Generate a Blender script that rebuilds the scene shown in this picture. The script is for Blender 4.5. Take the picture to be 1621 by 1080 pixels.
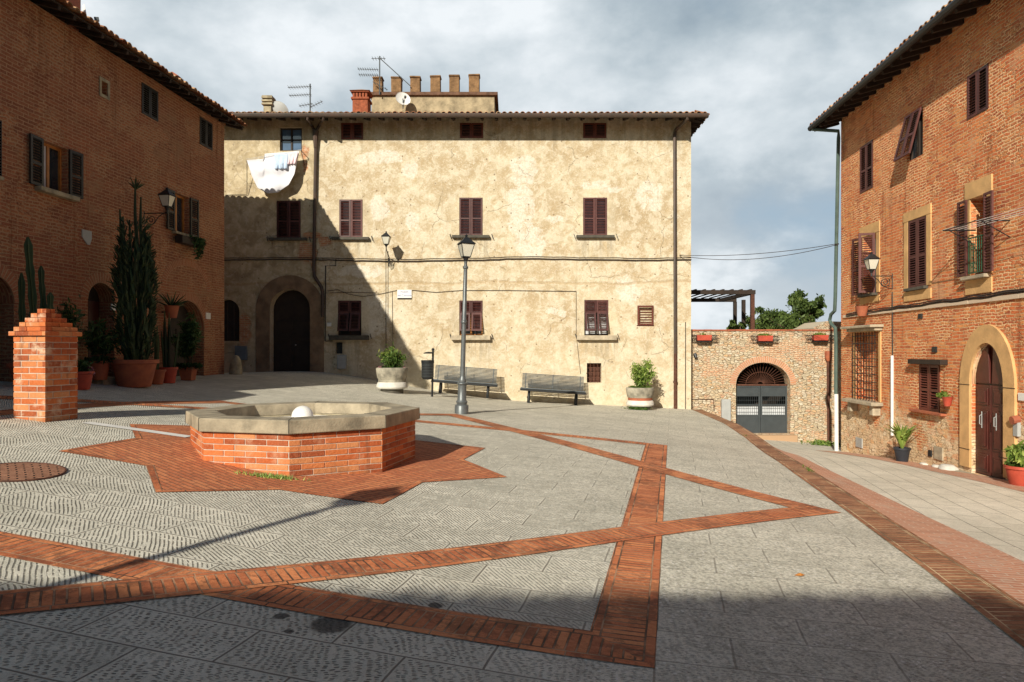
import bpy, math, random
import numpy as np
from mathutils import Vector, Matrix
random.seed(7); rng = np.random.RandomState(7)
R = math.radians; PI = math.pi
for o in list(bpy.data.objects): bpy.data.objects.remove(o)
scene = bpy.context.scene; C = scene.collection

# ------------------------------------------------------------------ camera, world, sun
F, CX, HY, CZ = 1100.0, 810.5, 555.0, 1.65
cam_d = bpy.data.cameras.new('camera'); cam = bpy.data.objects.new('camera', cam_d); C.objects.link(cam)
cam_d.sensor_width = 36; cam_d.lens = 36*F/1621; cam_d.shift_y = (HY-540)/1621
cam_d.clip_start = 0.05; cam_d.clip_end = 6000
cam.location = (0, 0, CZ); cam.rotation_euler = (R(90), 0, 0); scene.camera = cam
scene.view_settings.view_transform = 'Standard'; scene.view_settings.look = 'None'
scene.view_settings.exposure = 0.24; scene.view_settings.gamma = 1
LDIR = Vector((0.43, 1.0, -0.55)).normalized()
sun_d = bpy.data.lights.new('sun', 'SUN'); sun_d.energy = 5.0; sun_d.angle = R(0.55); sun_d.color = (1.0, 0.93, 0.79)
sun = bpy.data.objects.new('sun', sun_d); C.objects.link(sun); sun.location = (-10, -25, 30)
sun.rotation_euler = LDIR.to_track_quat('-Z', 'Y').to_euler()
SUN_EL = math.asin(-LDIR.z); SUN_AZ = math.atan2(-LDIR.x, -LDIR.y)

def N(nt, typ, ins=None, **pr):
    n = nt.nodes.new(typ)
    for k, v in pr.items(): setattr(n, k, v)
    for k, v in (ins or {}).items():
        if isinstance(v, bpy.types.NodeSocket): nt.links.new(v, n.inputs[k])
        else: n.inputs[k].default_value = v
    return n
def M_(nt, op, a, b=0.0, c=0.0, clamp=False):
    return N(nt, 'ShaderNodeMath', {0: a, 1: b, 2: c}, operation=op, use_clamp=clamp).outputs[0]
def mix(nt, f, a, b, bl='MIX'):
    n = nt.nodes.new('ShaderNodeMix'); n.data_type = 'RGBA'; n.blend_type = bl
    for i, v in ((0, f), (6, a), (7, b)):
        if isinstance(v, bpy.types.NodeSocket): nt.links.new(v, n.inputs[i])
        else: n.inputs[i].default_value = v if i == 0 else (*v[:3], 1)
    return n.outputs[2]
def ramp(nt, f, st, interp='LINEAR'):
    n = nt.nodes.new('ShaderNodeValToRGB'); n.color_ramp.interpolation = interp
    el = n.color_ramp.elements
    while len(el) < len(st): el.new(0.5)
    for e, (p, c) in zip(el, st):
        e.position = p; e.color = (*c[:3], 1) if hasattr(c, '__len__') else (c, c, c, 1)
    nt.links.new(f, n.inputs[0]); return n.outputs[0]
def smooth(nt, f, a, b):
    n = N(nt, 'ShaderNodeMapRange', {0: f, 1: a, 2: b, 3: 0.0, 4: 1.0}, interpolation_type='SMOOTHSTEP'); return n.outputs[0]
def noise(nt, vec, sc, det=4, ro=0.55, dist=0.0):
    return N(nt, 'ShaderNodeTexNoise', {'Vector': vec, 'Scale': sc, 'Detail': det, 'Roughness': ro, 'Distortion': dist}).outputs['Fac']
def noisec(nt, vec, sc, det=3):
    return N(nt, 'ShaderNodeTexNoise', {'Vector': vec, 'Scale': sc, 'Detail': det}).outputs['Color']
def vmath(nt, op, a, b=(0, 0, 0), s=None):
    n = N(nt, 'ShaderNodeVectorMath', {0: a, 1: b}, operation=op)
    if s is not None: n.inputs['Scale'].default_value = s
    return n.outputs[0]
def wobble(nt, vec, sc, amt):
    c = noisec(nt, vec, sc, 2); c = vmath(nt, 'SUBTRACT', c, (0.5, 0.5, 0.5)); c = vmath(nt, 'SCALE', c, s=amt)
    return vmath(nt, 'ADD', vec, c)

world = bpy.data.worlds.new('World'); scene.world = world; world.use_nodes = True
nt = world.node_tree; nt.nodes.clear()
sky = nt.nodes.new('ShaderNodeTexSky'); sky.sky_type = 'NISHITA'; sky.sun_disc = False
sky.sun_elevation = SUN_EL; sky.sun_rotation = SUN_AZ; sky.air_density = 1.0; sky.dust_density = 1.5
tc = nt.nodes.new('ShaderNodeTexCoord'); d = tc.outputs['Generated']
mp = N(nt, 'ShaderNodeMapping', {0: d, 'Location': (5.3, 2.4, 0.7), 'Scale': (1.0, 1.0, 1.7)}).outputs[0]
n1 = noise(nt, mp, 2.3, 9, 0.52, 0.12); n2 = noise(nt, mp, 1.15, 4, 0.5); n3 = noise(nt, mp, 5.0, 8, 0.55, 0.1)
sp = N(nt, 'ShaderNodeSeparateXYZ', {0: d})
cov = M_(nt, 'ADD', M_(nt, 'MULTIPLY', n1, 0.75), M_(nt, 'MULTIPLY', n2, 0.45))
north = smooth(nt, sp.outputs['Y'], 0.35, 0.68)            # the cloud bank lies ahead; unseen sky overhead and behind is dimmed to deepen the shade
low = N(nt, 'ShaderNodeMapRange', {0: sp.outputs['Z'], 1: 0.46, 2: 0.60, 3: 1.0, 4: 0.0}).outputs[0]
bank = M_(nt, 'MULTIPLY', north, low)
cov = M_(nt, 'ADD', cov, M_(nt, 'MULTIPLY', M_(nt, 'SUBTRACT', bank, 1.0), 0.35))
mask = smooth(nt, cov, 0.42, 0.54)
tone = M_(nt, 'ADD', M_(nt, 'MULTIPLY', n3, 0.45), M_(nt, 'MULTIPLY', n1, 0.6))
ccol = ramp(nt, tone, [(0.40, (2.7, 3.4, 4.0)), (0.48, (3.8, 4.5, 5.0)), (0.55, (5.4, 6.0, 6.4)), (0.64, (7.5, 7.9, 8.2))])
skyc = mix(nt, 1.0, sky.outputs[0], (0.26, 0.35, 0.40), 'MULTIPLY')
blue = mix(nt, M_(nt, 'MULTIPLY', north, 0.75), skyc, (3.9, 5.0, 6.0))
lo = M_(nt, 'SUBTRACT', 1.0, smooth(nt, sp.outputs['Z'], 0.08, 0.34)); ccol = mix(nt, M_(nt, 'MULTIPLY', lo, M_(nt, 'ADD', 0.35, M_(nt, 'MULTIPLY', smooth(nt, n3, .42, .58), .6))), ccol, (7.6, 8.0, 8.3))
col = mix(nt, mask, blue, ccol)
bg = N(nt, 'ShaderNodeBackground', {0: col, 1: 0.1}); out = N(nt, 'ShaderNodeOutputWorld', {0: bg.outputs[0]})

# ------------------------------------------------------------------ materials
def mat(name):
    m = bpy.data.materials.new(name); m.use_nodes = True; t = m.node_tree; t.nodes.clear()
    b = t.nodes.new('ShaderNodeBsdfPrincipled'); o = t.nodes.new('ShaderNodeOutputMaterial'); t.links.new(b.outputs[0], o.inputs[0])
    return m, t, b
def setb(t, b, col=None, rough=0.8, bump=None, dist=0.01, metal=0.0, strength=1.0, spec=0.4):
    for k, v in (('Base Color', col), ('Roughness', rough), ('Metallic', metal), ('Specular IOR Level', spec)):
        if v is None: continue
        if isinstance(v, bpy.types.NodeSocket): t.links.new(v, b.inputs[k])
        else: b.inputs[k].default_value = (*v[:3], 1) if k == 'Base Color' else v
    if bump is not None:
        bn = N(t, 'ShaderNodeBump', {'Height': bump, 'Distance': dist, 'Strength': strength}); t.links.new(bn.outputs[0], b.inputs['Normal'])
def simple(name, col, rough=0.6, var=0.25, sc=6, metal=0.0, bump=0.002, col2=None, spec=0.4, bsc=40):
    m, t, b = mat(name); v = N(t, 'ShaderNodeTexCoord').outputs['Object']
    f = noise(t, v, sc, 6, 0.6); f2 = noise(t, v, bsc, 3)
    c2 = col2 or tuple(x*(1-var) for x in col)
    c = ramp(t, f, [(0.35, c2), (0.65, col)])
    setb(t, b, c, rough, f2, bump, metal, spec=spec); return m
def faded(name, a, b_):
    m, t, b = mat(name); v = N(t, 'ShaderNodeTexCoord').outputs['Object']; r = N(t, 'ShaderNodeObjectInfo').outputs['Random']
    st = N(t, 'ShaderNodeMapping', {0: v, 'Scale': (9, 9, 1.2)}).outputs[0]; n1 = noise(t, st, 1.0, 5, .65); n2 = noise(t, v, 2.5, 4, .6); n3 = noise(t, v, 30, 3, .6)
    f = M_(t, 'ADD', M_(t, 'MULTIPLY', n1, .5), M_(t, 'ADD', M_(t, 'MULTIPLY', n2, .35), M_(t, 'MULTIPLY', r, .25)))
    c = ramp(t, f, [(.38, a), (.68, b_)]); c = mix(t, M_(t, 'MULTIPLY', smooth(t, n3, .58, .7), .35), c, tuple(min(1, x*2.2) for x in b_))
    setb(t, b, c, M_(t, 'ADD', .42, M_(t, 'MULTIPLY', r, .25)), n3, .001, spec=.35); return m
def glass(name, col=(0.02, 0.025, 0.03), rough=0.05):
    m, t, b = mat(name); v = N(t, 'ShaderNodeTexCoord').outputs['Object']
    f = noise(t, v, 2.0, 2); c = ramp(t, f, [(0.3, col), (0.7, tuple(x*1.8 for x in col))])
    setb(t, b, c, rough, f, 0.004, spec=0.9); return m
def brick(name, cols, mortar, bw=0.26, rh=0.068, ms=0.011, wob=0.012, bump=0.012, dirt=None, patches=None, smear=0.0, smear_col=(.6, .5, .38), swap=False, tone=0.35, extra=None):
    m, t, b = mat(name); uv = N(t, 'ShaderNodeTexCoord').outputs['UV']
    v = wobble(t, uv, 1.7, wob*2.2); v = wobble(t, v, 9.0, wob)
    br = N(t, 'ShaderNodeTexBrick', {'Vector': v, 'Color1': (0, 0, 0, 1), 'Color2': (1, 1, 1, 1), 'Mortar': (0.5, 0.5, 0.5, 1), 'Scale': 1.0,
        'Mortar Size': ms, 'Mortar Smooth': 0.35, 'Bias': 0.0, 'Brick Width': bw, 'Row Height': rh}, offset=0.5, squash=1.0)
    r = br.outputs['Color']; k = len(cols)
    c = ramp(t, r, [((i+0.5)/k, x) for i, x in enumerate(cols)])
    lg = noise(t, uv, 0.55, 5, 0.6); c = mix(t, tone, c, ramp(t, lg, [(0.38, tuple(x*0.4 for x in cols[0])), (0.65, tuple(min(1, x*1.35) for x in cols[-1]))]))
    fn = noise(t, uv, 24, 4, 0.7); c = mix(t, 0.22, c, ramp(t, fn, [(0.3, (0.05, 0.03, 0.02)), (0.7, (0.75, 0.5, 0.35))]))
    mn = noise(t, uv, 5, 4, 0.6); fac = br.outputs['Fac']
    mc = mix(t, mn, tuple(x*0.6 for x in mortar), tuple(min(1, x*1.25) for x in mortar))
    col = mix(t, fac, c, mc)
    if smear:
        sm = noise(t, uv, 2.3, 8, 0.72); sm2 = noise(t, uv, 0.45, 3, 0.5)
        q = smooth(t, M_(t, 'ADD', M_(t, 'MULTIPLY', sm, 0.7), M_(t, 'MULTIPLY', sm2, 0.45)), 0.62-0.08*smear, 0.74-0.08*smear)
        col = mix(t, M_(t, 'MULTIPLY', q, 0.65), col, mix(t, fn, smear_col, tuple(x*.7 for x in smear_col)))
    if patches:
        b2 = N(t, 'ShaderNodeTexBrick', {'Vector': wobble(t, wobble(t, uv, 3.1, .09), 12, .03), 'Color1': (0, 0, 0, 1), 'Color2': (1, 1, 1, 1), 'Mortar': (0.5, 0.5, 0.5, 1), 'Scale': 1.0, 'Mortar Size': ms*1.7, 'Mortar Smooth': 0.5, 'Bias': 0.0, 'Brick Width': bw*.68, 'Row Height': rh*.92}, offset=0.37)
        pmk = smooth(t, noise(t, uv, 0.8, 6, 0.7), 0.50, 0.53); cc = ramp(t, b2.outputs['Color'], [((i+.5)/k, x) for i, x in enumerate(cols[1:]+cols[:1])])
        cc = mix(t, .3, cc, ramp(t, fn, [(.3, (.12, .04, .02)), (.7, (.9, .55, .32))])); cc = mix(t, b2.outputs['Fac'], cc, tuple(min(1, x*patches) for x in mortar)); col = mix(t, pmk, col, cc); fac = N(t, 'ShaderNodeMix', {0: pmk, 2: fac, 3: b2.outputs['Fac']}).outputs[0]
        stk = noise(t, N(t, 'ShaderNodeMapping', {0: uv, 'Scale': (3.5, .3, 1)}).outputs[0], 1.0, 5, .65); col = mix(t, M_(t, 'MULTIPLY', smooth(t, stk, .54, .70), .45), col, tuple(x*.45 for x in cols[0]))
        lim = noise(t, wobble(t, uv, 2, .3), 3.2, 8, .78, .5); col = mix(t, M_(t, 'MULTIPLY', smooth(t, lim, .59, .66), .4), col, tuple(min(1, x*1.02) for x in mortar))
    if extra: col, fac = extra(t, uv, col, fac)
    h = M_(t, 'ADD', M_(t, 'MULTIPLY', fac, -1.0), M_(t, 'MULTIPLY', fn, 0.5))
    h = M_(t, 'ADD', h, M_(t, 'MULTIPLY', mn, 0.5))
    setb(t, b, col, 0.9, h, bump, spec=0.2); return m
def rubble_nodes(t, uv, sc=6.6):
    v = N(t, 'ShaderNodeMapping', {0: wobble(t, wobble(t, uv, 2.5, 0.16), 11, 0.06), 'Scale': (1.0, 2.1, 1)}).outputs[0]
    a = N(t, 'ShaderNodeTexVoronoi', {'Vector': v, 'Scale': sc, 'Randomness': 0.85}, voronoi_dimensions='2D')
    e = N(t, 'ShaderNodeTexVoronoi', {'Vector': v, 'Scale': sc, 'Randomness': 0.85}, voronoi_dimensions='2D', feature='DISTANCE_TO_EDGE')
    s = N(t, 'ShaderNodeSeparateColor', {0: a.outputs['Color']}).outputs[0]
    c = ramp(t, s, [(0.0, (.46, .36, .22)), (0.25, (.58, .48, .33)), (0.45, (.64, .57, .44)), (0.6, (.52, .24, .11)), (0.72, (.6, .45, .26)), (0.85, (.40, .30, .19)), (1.0, (.58, .32, .12))])
    fn = noise(t, uv, 20, 5, 0.7); c = mix(t, 0.35, c, ramp(t, fn, [(0.3, (.16, .11, .07)), (0.7, (.8, .72, .56))]))
    ed = smooth(t, M_(t, 'ADD', e.outputs[0], M_(t, 'MULTIPLY', M_(t, 'SUBTRACT', fn, 0.5), 0.22)), 0.02, 0.14)
    mn = noise(t, uv, 9, 4); mc = ramp(t, mn, [(0.38, (.12, .08, .05)), (0.52, (.48, .38, .25)), (0.7, (.66, .56, .42))])
    return mix(t, ed, mc, c), ed, fn
def rubble(name):
    m, t, b = mat(name); uv = N(t, 'ShaderNodeTexCoord').outputs['UV']
    c, ed, fn = rubble_nodes(t, uv)
    sp_ = N(t, 'ShaderNodeSeparateXYZ', {0: uv})
    # courses of brick mixed into the rubble
    br = N(t, 'ShaderNodeTexBrick', {'Vector': wobble(t, uv, 4, 0.05), 'Color1': (.50, .22, .11, 1), 'Color2': (.62, .38, .22, 1), 'Mortar': (.6, .5, .36, 1), 'Scale': 1.0, 'Mortar Size': 0.012, 'Mortar Smooth': 0.3, 'Brick Width': .25, 'Row Height': .07})
    pm = smooth(t, noise(t, uv, 0.9, 5, 0.7), 0.50, 0.58)
    c = mix(t, M_(t, 'MULTIPLY', pm, 0.85), c, br.outputs['Color'])
    h = M_(t, 'ADD', ed, M_(t, 'MULTIPLY', fn, 0.6))
    setb(t, b, c, 0.92, h, 0.02, spec=0.2); return m

BK = [(.34, .085, .035), (.50, .14, .055), (.62, .20, .085), (.42, .11, .045), (.70, .30, .15)]
def right_extra(t, uv, col, fac):
    c, ed, fn = rubble_nodes(t, uv, 5.0)
    s = N(t, 'ShaderNodeSeparateXYZ', {0: uv}); n = noise(t, uv, 1.1, 5, 0.65)
    low_ = smooth(t, M_(t, 'ADD', M_(t, 'MULTIPLY', s.outputs[1], -0.30), M_(t, 'MULTIPLY', n, 1.5)), 0.62, 0.82)
    c = mix(t, 1.0, c, (1.6, 1.55, 1.45), 'MULTIPLY'); return mix(t, M_(t, 'MULTIPLY', low_, 0.85), col, c), fac
M = {}
M['brick_right'] = brick('brick_right', [(.48, .065, .012), (.80, .14, .026), (.90, .21, .04), (.64, .095, .018), (.92, .34, .10)], (.84, .52, .28), ms=0.010, wob=0.035, bump=0.03, smear=0.35, smear_col=(.86, .48, .26), tone=.25, patches=1.08, extra=right_extra)
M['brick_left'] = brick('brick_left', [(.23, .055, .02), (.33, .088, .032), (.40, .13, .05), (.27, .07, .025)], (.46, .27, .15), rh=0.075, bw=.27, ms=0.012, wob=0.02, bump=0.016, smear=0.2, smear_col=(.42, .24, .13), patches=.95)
M['brick_arch'] = brick('brick_arch', [(.38, .12, .05), (.46, .17, .08), (.33, .10, .04)], (.46, .30, .18), bw=0.075, rh=0.27, ms=0.01)
M['brick_arch_pale'] = brick('brick_arch_pale', [(.58, .25, .13), (.66, .33, .19), (.52, .22, .10)], (.68, .54, .4), bw=0.075, rh=0.27, ms=0.01)
M['rubble'] = rubble('rubble')
M['band'] = None
def band_mat(name, cols, mortar, W, edge, cross=0.066, dirt=0.5, dirtcol=(.03, .015, .01)):
    m, t, b = mat(name); uv0 = N(t, 'ShaderNodeTexCoord').outputs['UV']; uv = wobble(t, uv0, 8, 0.008)
    s = N(t, 'ShaderNodeSeparateXYZ', {0: uv}); x, y = s.outputs[0], s.outputs[1]
    sw = N(t, 'ShaderNodeCombineXYZ', {0: M_(t, 'SUBTRACT', y, edge), 1: x}).outputs[0]
    a = N(t, 'ShaderNodeTexBrick', {'Vector': sw, 'Color1': (0, 0, 0, 1), 'Color2': (1, 1, 1, 1), 'Scale': 1.0, 'Mortar Size': 0.008, 'Mortar Smooth': 0.4, 'Brick Width': (W-2*edge) if W-2*edge < .3 else (W-2*edge)/2, 'Row Height': cross}, offset=0.0)
    e = N(t, 'ShaderNodeTexBrick', {'Vector': uv, 'Color1': (0, 0, 0, 1), 'Color2': (1, 1, 1, 1), 'Scale': 1.0, 'Mortar Size': 0.006, 'Mortar Smooth': 0.4, 'Brick Width': 0.27, 'Row Height': edge}, offset=0.0)
    isedge = M_(t, 'ADD', M_(t, 'LESS_THAN', y, edge), M_(t, 'GREATER_THAN', y, W-edge), clamp=True)
    r = mix(t, isedge, a.outputs['Color'], e.outputs['Color']); fac = M_(t, 'MAXIMUM', M_(t, 'MULTIPLY', a.outputs['Fac'], M_(t, 'SUBTRACT', 1.0, isedge)), M_(t, 'MULTIPLY', e.outputs['Fac'], isedge))
    bl = M_(t, 'LESS_THAN', M_(t, 'ABSOLUTE', M_(t, 'SUBTRACT', M_(t, 'ABSOLUTE', M_(t, 'SUBTRACT', y, W/2)), W/2-edge)), 0.006)
    fac = M_(t, 'MAXIMUM', fac, bl)
    k = len(cols); c = ramp(t, r, [((i+.5)/k, q) for i, q in enumerate(cols)])
    w = N(t, 'ShaderNodeTexCoord').outputs['Object']
    lg = noise(t, w, 1.1, 5, 0.6); fn = noise(t, w, 26, 5, 0.7)
    c = mix(t, 0.25, c, ramp(t, fn, [(0.3, (.10, .03, .015)), (0.7, (.75, .38, .2))]))
    dm = smooth(t, M_(t, 'ADD', M_(t, 'MULTIPLY', lg, 0.6), M_(t, 'MULTIPLY', noise(t, w, 9, 5, 0.75), 0.6)), 0.58, 0.66)
    c = mix(t, M_(t, 'MULTIPLY', dm, dirt), c, dirtcol)
    c = mix(t, fac, c, mix(t, smooth(t, noise(t, w, 3, 4), .4, .6), tuple(x*.35 for x in mortar), tuple(x*1.35 for x in mortar)))
    h = M_(t, 'ADD', M_(t, 'MULTIPLY', fac, -1.0), M_(t, 'MULTIPLY', fn, 0.7)); h = M_(t, 'ADD', h, M_(t, 'MULTIPLY', r, 0.3))
    setb(t, b, c, 0.8, h, 0.010, spec=0.3); return m
RB = [(.48, .12, .042), (.68, .20, .068), (.80, .29, .11), (.56, .15, .05)]
BW = 0.40
M['band'] = band_mat('band', RB, (.34, .19, .11), BW, 0.065, dirt=.5, dirtcol=(.08, .03, .018))
M['border'] = band_mat('border', [(.24, .09, .045), (.34, .14, .07), (.42, .20, .10), (.28, .11, .05)], (.52, .40, .24), 0.40, 0.06, 0.085, 0.35)
M['strip'] = brick('strip', [(.58, .25, .15), (.68, .33, .21), (.48, .20, .12)], (.66, .48, .36), bw=.26, rh=.07, ms=.009, bump=.006, tone=.3, smear=.5, smear_col=(.62, .44, .33))
M['star'] = brick('star', RB, (.26, .12, .07), bw=.27, rh=.068, ms=.008, bump=.010, tone=.4)
M['manhole_brick'] = brick('manhole_brick', [(.38, .16, .09), (.48, .22, .13)], (.06, .035, .025), bw=.14, rh=.05, ms=.009, bump=.014, tone=.3)

def paving(name, kind):
    m, t, b = mat(name); w = N(t, 'ShaderNodeTexCoord').outputs['Object']
    q = N(t, 'ShaderNodeMapping', {0: w, 'Location': (2.85, -9.6, 0)}).outputs[0]
    q = N(t, 'ShaderNodeVectorRotate', {'Vector': q, 'Angle': R(13) if kind == 'plaza' else R(-76)}, rotation_type='Z_AXIS').outputs[0]
    s = N(t, 'ShaderNodeSeparateXYZ', {0: q}); x, y = s.outputs[0], s.outputs[1]
    qw = wobble(t, q, 2.5, 0.02)
    def bt(ms, sm=0.2):
        return N(t, 'ShaderNodeTexBrick', {'Vector': qw, 'Color1': (0, 0, 0, 1), 'Color2': (1, 1, 1, 1), 'Mortar': (.5, .5, .5, 1), 'Scale': 1.0, 'Mortar Size': ms, 'Mortar Smooth': sm,
                 'Brick Width': 0.88 if kind == 'plaza' else 0.7, 'Row Height': 0.43 if kind == 'plaza' else 0.36}, offset=0.5)
    b1, b2 = bt(0.007), bt(0.032, 0.6)
    slab = b1.outputs['Color']; joint = b1.outputs['Fac']; rim = b2.outputs['Fac']
    ang = M_(t, 'ADD', M_(t, 'MULTIPLY', M_(t, 'SUBTRACT', slab, 0.5), 0.35), 0.0)
    qv = wobble(t, wobble(t, q, 3.0, 0.03), 14, 0.006)
    rot = N(t, 'ShaderNodeVectorRotate', {'Vector': qv, 'Angle': M_(t, 'ADD', ang, R(-45))}, rotation_type='Z_AXIS').outputs[0]
    rs = N(t, 'ShaderNodeSeparateXYZ', {0: rot})
    gw = M_(t, 'SINE', M_(t, 'MULTIPLY', rs.outputs[0], 2*PI/0.031))
    brk = noise(t, w, 14, 3, 0.6)
    groove = M_(t, 'MULTIPLY', smooth(t, gw, 0.15, 0.8), smooth(t, brk, 0.36, 0.50))
    # pecked chisel marks
    vo = N(t, 'ShaderNodeMapping', {0: N(t, 'ShaderNodeVectorRotate', {'Vector': wobble(t, q, 1.8, 0.25), 'Angle': M_(t, 'ADD', ang, R(70))}, rotation_type='Z_AXIS').outputs[0], 'Scale': (46, 22, 1)}).outputs[0]
    vd = N(t, 'ShaderNodeTexVoronoi', {'Vector': vo, 'Scale': 1.0, 'Randomness': 0.45}, voronoi_dimensions='2D').outputs['Distance']
    dots = M_(t, 'SUBTRACT', 1.0, smooth(t, vd, 0.17, 0.33))
    dots = M_(t, 'MULTIPLY', dots, smooth(t, noise(t, w, 9, 3), 0.34, 0.46))
    ax, ay = M_(t, 'ABSOLUTE', x), M_(t, 'ABSOLUTE', y)
    if kind == 'plaza':
        ins = M_(t, 'MAXIMUM', M_(t, 'LESS_THAN', M_(t, 'MAXIMUM', ax, ay), 4.81), M_(t, 'LESS_THAN', M_(t, 'ADD', ax, ay), 6.8))
        ws = N(t, 'ShaderNodeSeparateXYZ', {0: w})
        rough_m = smooth(t, M_(t, 'ADD', ws.outputs[0], M_(t, 'MULTIPLY', noise(t, w, 0.8, 3), 2.0)), 0.2, 2.2)
        marks = N(t, 'ShaderNodeMix', {0: ins, 2: dots, 3: groove}).outputs[0]
        marks = M_(t, 'MULTIPLY', marks, M_(t, 'SUBTRACT', 1.0, M_(t, 'MULTIPLY', rough_m, 0.55)))
    else:
        marks = M_(t, 'MULTIPLY', groove, 0.15); rough_m = M_(t, 'MULTIPLY', noise(t, w, 0.7, 2), 0.3)
    marks = M_(t, 'MULTIPLY', marks, M_(t, 'SUBTRACT', 1.0, rim))
    # worn pits and pale chips
    ch = N(t, 'ShaderNodeTexVoronoi', {'Vector': wobble(t, w, 20, 0.03), 'Scale': 34.0, 'Randomness': 1.0}, voronoi_dimensions='2D')
    cs = N(t, 'ShaderNodeSeparateColor', {0: ch.outputs['Color']}).outputs[0]
    chip = M_(t, 'MULTIPLY', M_(t, 'GREATER_THAN', cs, 0.80), M_(t, 'LESS_THAN', ch.outputs['Distance'], 0.36))
    chip = M_(t, 'MULTIPLY', chip, M_(t, 'ADD', M_(t, 'MULTIPLY', rough_m, 0.85), 0.06))
    chip = M_(t, 'MULTIPLY', chip, smooth(t, noise(t, w, 2.2, 4), 0.4, 0.55))
    fine = noise(t, w, 55, 5, 0.75); mid = noise(t, w, 4.0, 5, 0.65); big = noise(t, w, 0.5, 5, 0.6)
    A, B = ((.53, .505, .42), (.80, .76, .645)) if kind == 'plaza' else ((.62, .585, .48), (.80, .75, .63))
    c = mix(t, slab, A, B); c = mix(t, 0.45, c, ramp(t, mid, [(0.3, tuple(k*.7 for k in A)), (0.7, tuple(k*1.1 for k in B))]))
    c = mix(t, 0.35, c, ramp(t, big, [(0.35, (.50, .475, .385)), (0.65, (.84, .795, .665))]))
    c = mix(t, M_(t, 'MULTIPLY', smooth(t, fine, 0.5, 0.75), 0.35), c, (.80, .75, .64))
    c = mix(t, M_(t, 'MULTIPLY', smooth(t, fine, 0.50, 0.32), M_(t, 'ADD', 0.45, M_(t, 'MULTIPLY', rough_m, 0.15))), c, (.18, .17, .14))
    c = mix(t, M_(t, 'MULTIPLY', marks, M_(t, 'ADD', 0.35, M_(t, 'MULTIPLY', noise(t, w, 1.6, 4), 0.75))), c, (.075, .07, .055))
    c = mix(t, chip, c, (.80, .77, .70))
    c = mix(t, M_(t, 'MULTIPLY', joint, M_(t, 'SUBTRACT', 0.8, M_(t, 'MULTIPLY', rough_m, 0.45))), c, (.13, .11, .085))
    if kind == 'plaza':
        st = None
        for (sx, sy, sr) in STAINS:
            dv = N(t, 'ShaderNodeVectorMath', {0: wobble(t, w, 9, 0.06), 1: (sx, sy, 0)}, operation='SUBTRACT').outputs[0]
            dv = vmath(t, 'MULTIPLY', dv, (1, 1, 0))
            ln = N(t, 'ShaderNodeVectorMath', {0: dv}, operation='LENGTH').outputs['Value']
            k = M_(t, 'SUBTRACT', 1.0, smooth(t, ln, sr*0.75, sr*1.1)); st = k if st is None else M_(t, 'MAXIMUM', st, k)
        c = mix(t, M_(t, 'MULTIPLY', st, 0.85), c, (.03, .03, .03))
    h = M_(t, 'ADD', M_(t, 'MULTIPLY', marks, -1.0), M_(t, 'MULTIPLY', joint, -1.0))
    pit = noise(t, w, 24, 4, 0.7); c = mix(t, M_(t, 'MULTIPLY', M_(t, 'MULTIPLY', smooth(t, pit, 0.52, 0.40), rough_m), 0.45), c, (.16, .15, .12)); c = mix(t, M_(t, 'MULTIPLY', joint, 0.3), c, (.16, .14, .11)); h = M_(t, 'ADD', h, M_(t, 'MULTIPLY', M_(t, 'MULTIPLY', pit, rough_m), 0.5)); h = M_(t, 'ADD', h, M_(t, 'MULTIPLY', fine, 0.55)); h = M_(t, 'ADD', h, M_(t, 'MULTIPLY', mid, 0.6))
    h = M_(t, 'ADD', h, M_(t, 'MULTIPLY', chip, 0.4)); h = M_(t, 'ADD', h, M_(t, 'MULTIPLY', slab, 0.3))
    setb(t, b, c, 0.82, h, 0.010, spec=0.35); return m
STAINS = [(-1.08, 4.14, .13), (-1.4, 4.2, .05), (-1.28, 4.0, .03), (-.5, 4.55, .05), (-2.6, 4.3, .04)]
M['paving'] = paving('paving', 'plaza'); M['street_paving'] = paving('street_paving', 'street')

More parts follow.
